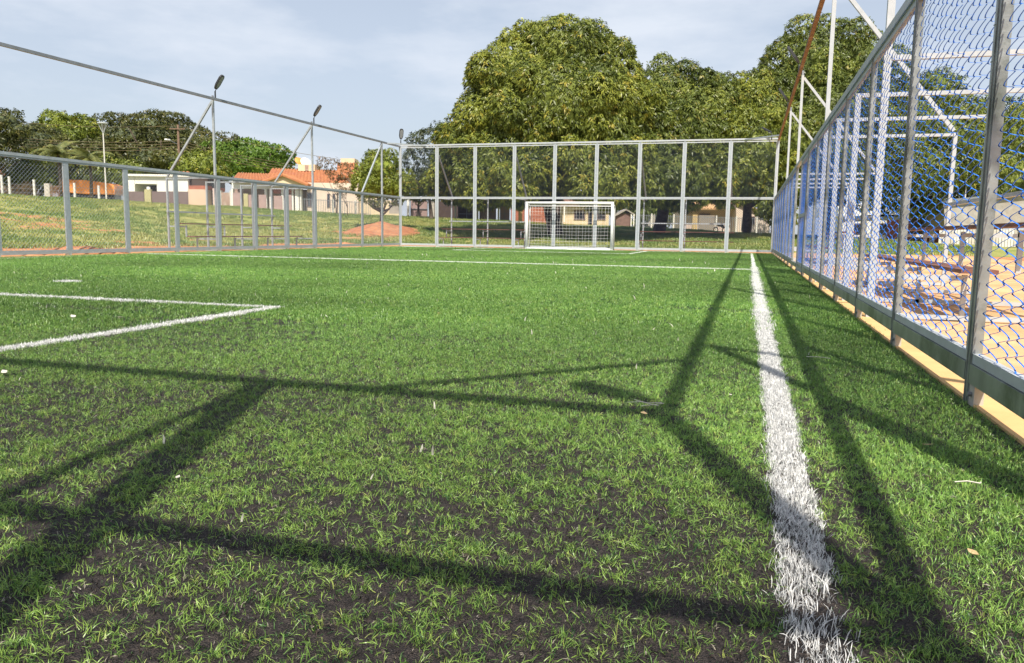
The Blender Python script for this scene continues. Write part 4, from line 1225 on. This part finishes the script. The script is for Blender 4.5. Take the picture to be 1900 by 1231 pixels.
# brush heap
bm = crown_mesh('brush_heap', [(P(35, 362, 80), 1.0), (P(52, 360, 80), .9), (P(20, 358, 80), .7)], 18, 5, .35, .03, .0, PAL_BROWN); bm.materials.append(LEAF)
o = link('brush_heap', bm); tag(o, 'heap of dry brown branches behind the concrete posts', 'brush heap', kind='stuff')

# tarpaulin-covered truck
r = root_at('covered_truck', 160, 350, 83, 'parked truck covered by an orange tarpaulin', 'truck')
b = MB(); segs = [(108, 335), (112, 333.5), (150, 334.5), (175, 337), (200, 341), (210, 345), (213, 352)]
prof = [tz(x, y, 83) for x, y in segs] + [tz(213, 362, 83), tz(160, 361, 83), tz(108, 357, 83)]
b.poly(prof, EF * 2.3); b.build('tarpaulin', TARP, r, bevel=.08)
sbox(MB(), 112, 210, 359, 371, 83.3, 1.8).build('truck_body', DARK, r)
for x in (122, 150, 195):
    c = P(x, 372, 83.1); MB().tube([c, c + EF * .3], .45, 14).build('wheel', DARK, r)

# street lamps with open V heads
def street_lamp(x, ytop, d, label, h=None):
    b = P(x, 400, d); bz = thf(b.x, b.y); top = P(x, ytop, d).z - bz
    r = empty('street_lamp', (b.x, b.y, bz)); tag(r, label, 'street lamp', 'V-headed street lamps')
    k = top / 7.6
    MB().tube([(0, 0, -.2), (0, 0, top - 1.0 * k)], [.08, .055], 8).build('pole', POSTC, r)
    hd = MB()
    for i in range(6):
        a = i / 6 * 2 * math.pi; hd.bar((0, 0, top - 1.05 * k), (math.cos(a) * .42 * k, math.sin(a) * .42 * k, top - .1), .05)
    hd.build('head_ribs', ZINC_L, r)
    MB().tube([(0, 0, top - .12), (0, 0, top)], .48 * k, 16).build('head_disc', ZINC_L, r)
    MB().tube([(0, 0, top - .8 * k), (0, 0, top - .25 * k)], [.06, .16], 8).build('lantern', GREYW, r)
street_lamp(199, 228, 79, 'street lamp with wide V-shaped head in front of the broad dark tree')
street_lamp(1788, 291, 74, 'street lamp with V-shaped head seen through the right blue mesh')

# utility pole and cables
p0 = P(330, 232, 92); bz = thf(p0.x, p0.y)
r = empty('utility_pole', (p0.x, p0.y, bz)); tag(r, 'brown wooden utility pole with crossarm in front of the broad dark tree', 'utility pole')
MB().tube([(0, 0, -.3), (0, 0, p0.z - bz)], [.18, .12], 8).build('pole', POLEW, r)
zt = p0.z - bz
MB().bar(tuple(ER * -.9 + EF * -.2 + Vector((0, 0, zt - .5))), tuple(ER * .9 + EF * -.2 + Vector((0, 0, zt - .5))), .1).build('crossarm', POLEW, r)
MB().bar((0, -.3, zt - 2.2), (.1, -1.6, zt - 1.9), .07).build('lamp_arm', GREYRAIL, r)
MB().box(-.15, .15, -2.1, -1.5, zt - 1.95, zt - 1.8).build('lamp_head', WHITE, r)
for i, (yl, ym, yr) in enumerate(((222, 234, 262), (252, 262, 283), (257, 267, 288), (262, 272, 292), (268, 277, 297))):
    A = P(-120, yl - 14, 88); Mid = P(330, ym, 92.2); B = P(760, yr + 48, 100)
    mb = MB()
    for a, c in ((A, Mid), (Mid, B)):
        pts = []
        for k in range(13):
            t = k / 12; p = a.lerp(c, t); p.z -= 4 * t * (1 - t) * .7; pts.append(p)
        mb.tube(pts, .022, 4, False)
    o = mb.build('power_cable', CABLE)
    tag(o, ['topmost power cable passing over the utility pole', 'upper power cable of the lower bundle on the utility pole', 'second cable of the lower bundle on the utility pole', 'third cable of the lower bundle on the utility pole', 'lowest power cable on the utility pole'][i], 'cable', 'power cables')

# street behind the far fence: gates and pillars
g = root_at('street_gate', 790, 390, 80, 'brown panelled gates with white pillars left of the dark shade', 'gate')
for x0, x1 in ((727, 738), (762, 793)):
    lf = sbox(MB(), x0, x1, 373, base_y(x0) + 2, 80, .08).build('gate_leaf', bpy.data.materials['pink_gate'], g)
    fm = MB()
    for x in (x0, (x0 + x1) / 2, x1): sbox(fm, x - .5, x + .5, 372, base_y(x0) + 2, 79.9, .06)
    sbox(fm, x0, x1, 388, 389, 79.9, .06); fm.build('gate_frame', GREYRAIL, lf)
for x in (757,): sbox(MB(), x - 2, x + 2, 371, 406, 79.8, .3).build('pillar', WALLW, g)
sbox(MB(), 796, 806, 374, 409, 79.8, .4).build('pillar', CONC, g)
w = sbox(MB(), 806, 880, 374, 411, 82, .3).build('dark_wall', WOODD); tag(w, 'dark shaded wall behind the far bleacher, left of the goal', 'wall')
g = root_at('street_gate', 920, 395, 80, 'brown gates between white posts behind the far bleacher', 'gate')
for x0, x1 in ((850, 882), (890, 920), (928, 945)):
    lf = sbox(MB(), x0, x1, 383, base_y(x0) + 3, 80, .08).build('gate_leaf', bpy.data.materials['pink_gate'] if x0 > 860 else WOODD, g)
    fm = MB()
    for x in (x0, (x0 + x1) / 2, x1): sbox(fm, x - .45, x + .45, 382, base_y(x0) + 3, 79.9, .06)
    sbox(fm, x0, x1, 397, 398, 79.9, .06); fm.build('gate_frame', GREYRAIL, lf)
for x in (845, 886, 925): sbox(MB(), x - 1.6, x + 1.6, 380, base_y(x) + 2, 79.7, .25).build('pillar', WALLW, g)
sbox(MB(), 962, 969, 385, 414, 79.7, .4).build('pillar', mat('ochre_pillar', (.50, .36, .17), .85, 0, .1, 3), g)
w = sbox(MB(), 948, 1015, 385, 418, 84, .3).build('brick_wall', BRICKR); tag(w, 'red brick wall behind the left half of the goal', 'wall')
# cream house behind the goal
h = root_at('cream_house', 1085, 400, 84, 'cream house with barred windows seen through the goal net', 'house')
D1 = 84.
sbox(MB(), 1044, 1130, 378, 421, D1, 6).build('wall', WALLC, h)
tiled(h, [tz(1036, 381, D1 - .7), tz(1136, 381, D1 - .7), tz(1125, 362, D1 + 3), tz(1046, 362, D1 + 3)], mat('brown_tile', (.22, .13, .09), .9, 0, .2, 2), 'roof')
window(h, 1065, 1086, 391, 409, D1, 4); window(h, 1091, 1099, 391, 421, D1, 1); window(h, 1108, 1124, 391, 409, D1, 3)
sbox(MB(), 1046, 1048.5, 384, 412, D1 - 1.4, .16).build('porch_post', WALLW, h)
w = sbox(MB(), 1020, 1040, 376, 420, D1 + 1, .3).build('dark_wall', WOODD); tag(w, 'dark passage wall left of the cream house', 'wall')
w = root_at('lean_to', 1170, 400, 84, 'brown lean-to with slanted pale roof right of the goal', 'shed')
sbox(MB(), 1143, 1170, 397, 424, D1, 3).build('wall', mat('brown_boards', (.20, .12, .10), .8, 0, .2, 3), w)
MB().poly([tz(1140, 400, D1 - .3), tz(1162, 388, D1 - .3), tz(1178, 398, D1 - .3), tz(1178, 400, D1 - .3), tz(1162, 391, D1 - .3), tz(1140, 403, D1 - .3)][:6], EF * 3).build('roof', GREYW, w)
for x in (1171, 1176): sbox(MB(), x - .9, x + .9, 398, 426, D1 - .4, .15).build('post', WALLW, w)
# arched white panel
a_ = root_at('arched_panel', 1215, 405, 86, 'white arched panel standing in the shade left of the peach house', 'panel')
pts = [tz(1203, 415, 86)] + [tz(1203 + 12 * math.sin(t), 415 - 18 * math.sin(t) ** .8 * 1, 86) for t in (.3, .6, .9, 1.2, 1.5)] + [tz(1216, 420, 86), tz(1203, 420, 86)]
MB().poly(pts, EF * .2).build('arch', GREYW, a_)
# peach house right
h = root_at('peach_house', 1350, 400, 84, 'peach-walled house with faded yellow-orange roof behind the right part of the far fence', 'house')
D2 = 84.
sbox(MB(), 1270, 1372, 386, 434, D2 + 1.2, 6).build('wall', WALLP, h)
tiled(h, [tz(1262, 388, D2), tz(1371, 389, D2), tz(1371, 367, D2 + 4), tz(1275, 367, D2 + 4)], TILEY)
MB().poly([tz(1366, 436, D2 - .4), tz(1428, 438, D2 - .4), tz(1428, 399, D2 - .4), tz(1366, 374, D2 - .4)], EF * 6).build('gable_wall', WALLPE, h)
MB().poly([tz(1364, 371, D2 - .8), tz(1432, 399, D2 - .8), tz(1432, 402, D2 - .8), tz(1364, 374, D2 - .8)], EF * 7).build('roof_edge', TILEY, h)
window(h, 1384, 1401, 402, 417, D2 - .4, 2); window(h, 1298, 1318, 397, 404, D2 + 1.2, 2); window(h, 1346, 1354, 402, 418, D2 + 1.2, 1)
sbox(MB(), 1296, 1326, 400, 431, D2 - 1.2, .08).build('garage_gate', mat('grey_gate', (.25, .21, .17), .7, 0, .1, 3), h)
sbox(MB(), 1285, 1294, 399, 432, D2 - 1.5, .4).build('pillar', bpy.data.materials['ochre_pillar'], h)
railing('iron_railing', 'iron railing with white posts along the street right of the goal', 1182, 1428, 79.5, lambda x: 398 + (x - 1180) * .03, 3.4, (1209, 1250, 1329, 1366, 1404))
# motorbike
c = P(1336, 433, 78); r = empty('motorcycle', (c.x, c.y, thf(c.x, c.y)), YAW + .5); tag(r, 'dark motorcycle parked in front of the peach house', 'motorcycle')
for y in (-.62, .62):
    mb = MB(); ring = [(0, y + .3 * math.cos(t), .31 + .3 * math.sin(t)) for t in np.linspace(0, 2 * math.pi, 15)]
    mb.tube(ring, .055, 6, False).build('wheel', DARK, r)
MB().tube([(0, -.5, .55), (0, -.1, .8), (0, .25, .82), (0, .45, .95)], [.12, .16, .17, .08], 8).build('body', DARK, r)
MB().box(-.11, .11, -.62, .0, .78, .86).build('seat', DARK, r)
MB().tube([(-.35, .42, 1.05), (0, .5, 1.0), (.35, .42, 1.05)], .025, 6).build('handlebar', GREYRAIL, r)
MB().tube([(0, .5, 1.0), (0, .62, .31)], .03, 6).build('fork', GREYRAIL, r)
# barrel-roofed grey building
h = root_at('barrel_roof_hall', 1395, 360, 130, 'pale grey barrel-roofed hall glimpsed above the peach house', 'building')
pts = [tz(1366, 372, 130)] + [tz(1394 - 22 * math.cos(t), 362 - 20 * math.sin(t), 130) for t in np.linspace(0, math.pi, 12)] + [tz(1422, 372, 130)]
MB().poly(pts, EF * 14).build('hall', mat('pale_sheet', (.50, .52, .55), .6, .1, .08, 1), h)

# right side beyond the blue mesh
r = root_at('palisade_fence', 1850, 445, 70, 'pale palisade of wooden stakes seen through the right blue mesh', 'fence')
bb = 0
stk = sbox(MB(), 0, 3.1, 429, 462, 62, .05)
def ypal(x): return 428 + (x - 1700) * -.012
x = 1742.
while x < 1990:
    sbox(MB(), x, x + 4.6, ypal(x) + random.uniform(-1, 1), ypal(x) + 33, 62, .05).build('stake', POSTC if int(x) % 3 else CONC, r); x += 5.6
for yy in (437, 451): MB().bar(tz(1740, yy, 62.1), tz(1990, yy, 62.1), .06).build('rail', WOODD, r)
h = root_at('rendered_shed', 1850, 390, 74, 'long grey stained shed with sheet roof beyond the palisade', 'shed')
b = MB(); b.poly([tz(1752, 420, 70), tz(2010, 420, 70), tz(2010, 352, 70), tz(1752, 378, 70)], EF * 5).build('wall', GREYW, h)
MB().poly([tz(1746, 378, 69.6), tz(2016, 350, 69.6), tz(2016, 345, 69.6), tz(1746, 373.5, 69.6)], EF * 6).build('roof', GREYRAIL, h)
h = root_at('pink_house', 1700, 430, 76, 'low red-brown house behind the right bleacher planks', 'house')
sbox(MB(), 1690, 1760, 408, 455, 76, 5).build('wall', BRICKR, h)
tiled(h, [tz(1686, 410, 75.5), tz(1764, 410, 75.5), tz(1758, 398, 78), tz(1692, 398, 78)], TILE)
window(h, 1702, 1716, 418, 436, 76, 2); sbox(MB(), 1725, 1735, 420, 455, 75.95, .04).build('door', WHITE, h)
h = root_at('white_roofed_house', 1640, 400, 88, 'house with white roof fascia half hidden behind the blue mesh', 'house')
sbox(MB(), 1560, 1690, 402, 455, 88, 6).build('wall', WALLW, h)
MB().poly([tz(1555, 384, 87.5), tz(1640, 374, 87.5), tz(1702, 392, 87.5), tz(1702, 402, 87.5), tz(1640, 398, 87.5), tz(1555, 403, 87.5)], EF * 7).build('roof', WHITE, h)
window(h, 1580, 1600, 415, 436, 88, 2); window(h, 1630, 1650, 415, 436, 88, 2)
w = MB(); sbox(w, 1440, 1990, 462, 468, 52, .25); w.build('low_wall', SANDC); tag(bpy.data.objects['low_wall'], 'low cream wall bounding the sandy area outside the right fence', 'wall')

# ------------------------------------------------------------------ litter on the turf
def leaf_bit(x, y, size, m, label, cat='leaf', curl=.3):
    d = 0; a = (x - 950) / F_PX; b = (615.8 - y) / F_PX; r = cam_x * a + cam_y * b + _fw; t = -(CAM_H - .02) / r.z
    p = Vector((0, 0, CAM_H)) + r * t
    mb = MB(); n = 6; rot = random.uniform(0, 6)
    L = []; R_ = []
    for i in range(n + 1):
        u = i / n; w = size * .28 * math.sin(math.pi * min(max(u, .03), .97)) ; z = curl * size * (u - .5) ** 2
        L.append((size * (u - .5), w, z + w * .3)); R_.append((size * (u - .5), -w, z))
    s0 = len(mb.v); mb.v += L + R_
    for i in range(n): mb.f.append((i, i + 1, n + 2 + i, n + 1 + i))
    o = mb.build('dry_leaf' if cat == 'leaf' else 'twig', m); o.location = p; o.rotation_euler = (random.uniform(-.2, .2), random.uniform(-.2, .2), rot)
    sm = o.modifiers.new('t', 'SOLIDIFY'); sm.thickness = .0012
    tag(o, label, cat)
    return o
DRY = mat('dry_leaf_tan', (.50, .36, .18), .7, 0, .2, 60); PALE = mat('pale_scrap', (.62, .58, .50), .7, 0, .1, 60)
leaf_bit(1195, 768, .05, DRY, 'tan curled leaf beside the pale twig in the middle of the turf')
leaf_bit(815, 582, .045, DRY, 'small orange-tan leaf alone on the bright turf')
leaf_bit(1722, 826, .035, DRY, 'tan leaf scrap right of the white line, near the fence')
leaf_bit(1805, 1026, .03, DRY, 'small tan leaf near the lower right edge')
leaf_bit(330, 886, .022, PALE, 'round pale scrap at the edge of the post shadow, left')
leaf_bit(1355, 733, .02, PALE, 'pale scrap just left of the white line')
leaf_bit(1560, 665, .02, PALE, 'pale scrap between the white line and the right fence')
leaf_bit(225, 590, .07, PALE, 'pale scrap inside the penalty box corner')
leaf_bit(136, 588, .07, PALE, 'pale scrap left of the other inside the penalty box')
leaf_bit(8, 691, .05, PALE, 'pale scrap at the left edge of the turf')
def twig(x, y, pts, r, m, label):
    a = (x - 950) / F_PX; b = (615.8 - y) / F_PX; rr_ = cam_x * a + cam_y * b + _fw; t = -(CAM_H - .025) / rr_.z
    p = Vector((0, 0, CAM_H)) + rr_ * t
    mb = MB()
    for q in pts: mb.tube(q, r, 5)
    o = mb.build('twig', m); o.location = p; tag(o, label, 'twig')
twig(1200, 757, [[(-.09, .03, .01), (-.03, .02, .02), (.05, .0, .012)], [(-.06, .05, .02), (0, .03, .014), (.06, .035, .02)], [(-.02, -.02, .01), (.07, .02, .02)]], .0016, PALE, 'pale forked twig lying across the shadows in the turf')
twig(1795, 903, [[(-.035, 0, .01), (0, .008, .014), (.035, .01, .01), (.04, .022, .01)]], .0022, PALE, 'white hooked strand near the right edge of the turf')
twig(1520, 668, [[(-.07, .03, .01), (-.02, 0, .016), (.03, .02, .012), (.06, -.01, .012)]], .002, PALE, 'pale wavy strand on the turf by the right fence')
kids_index()
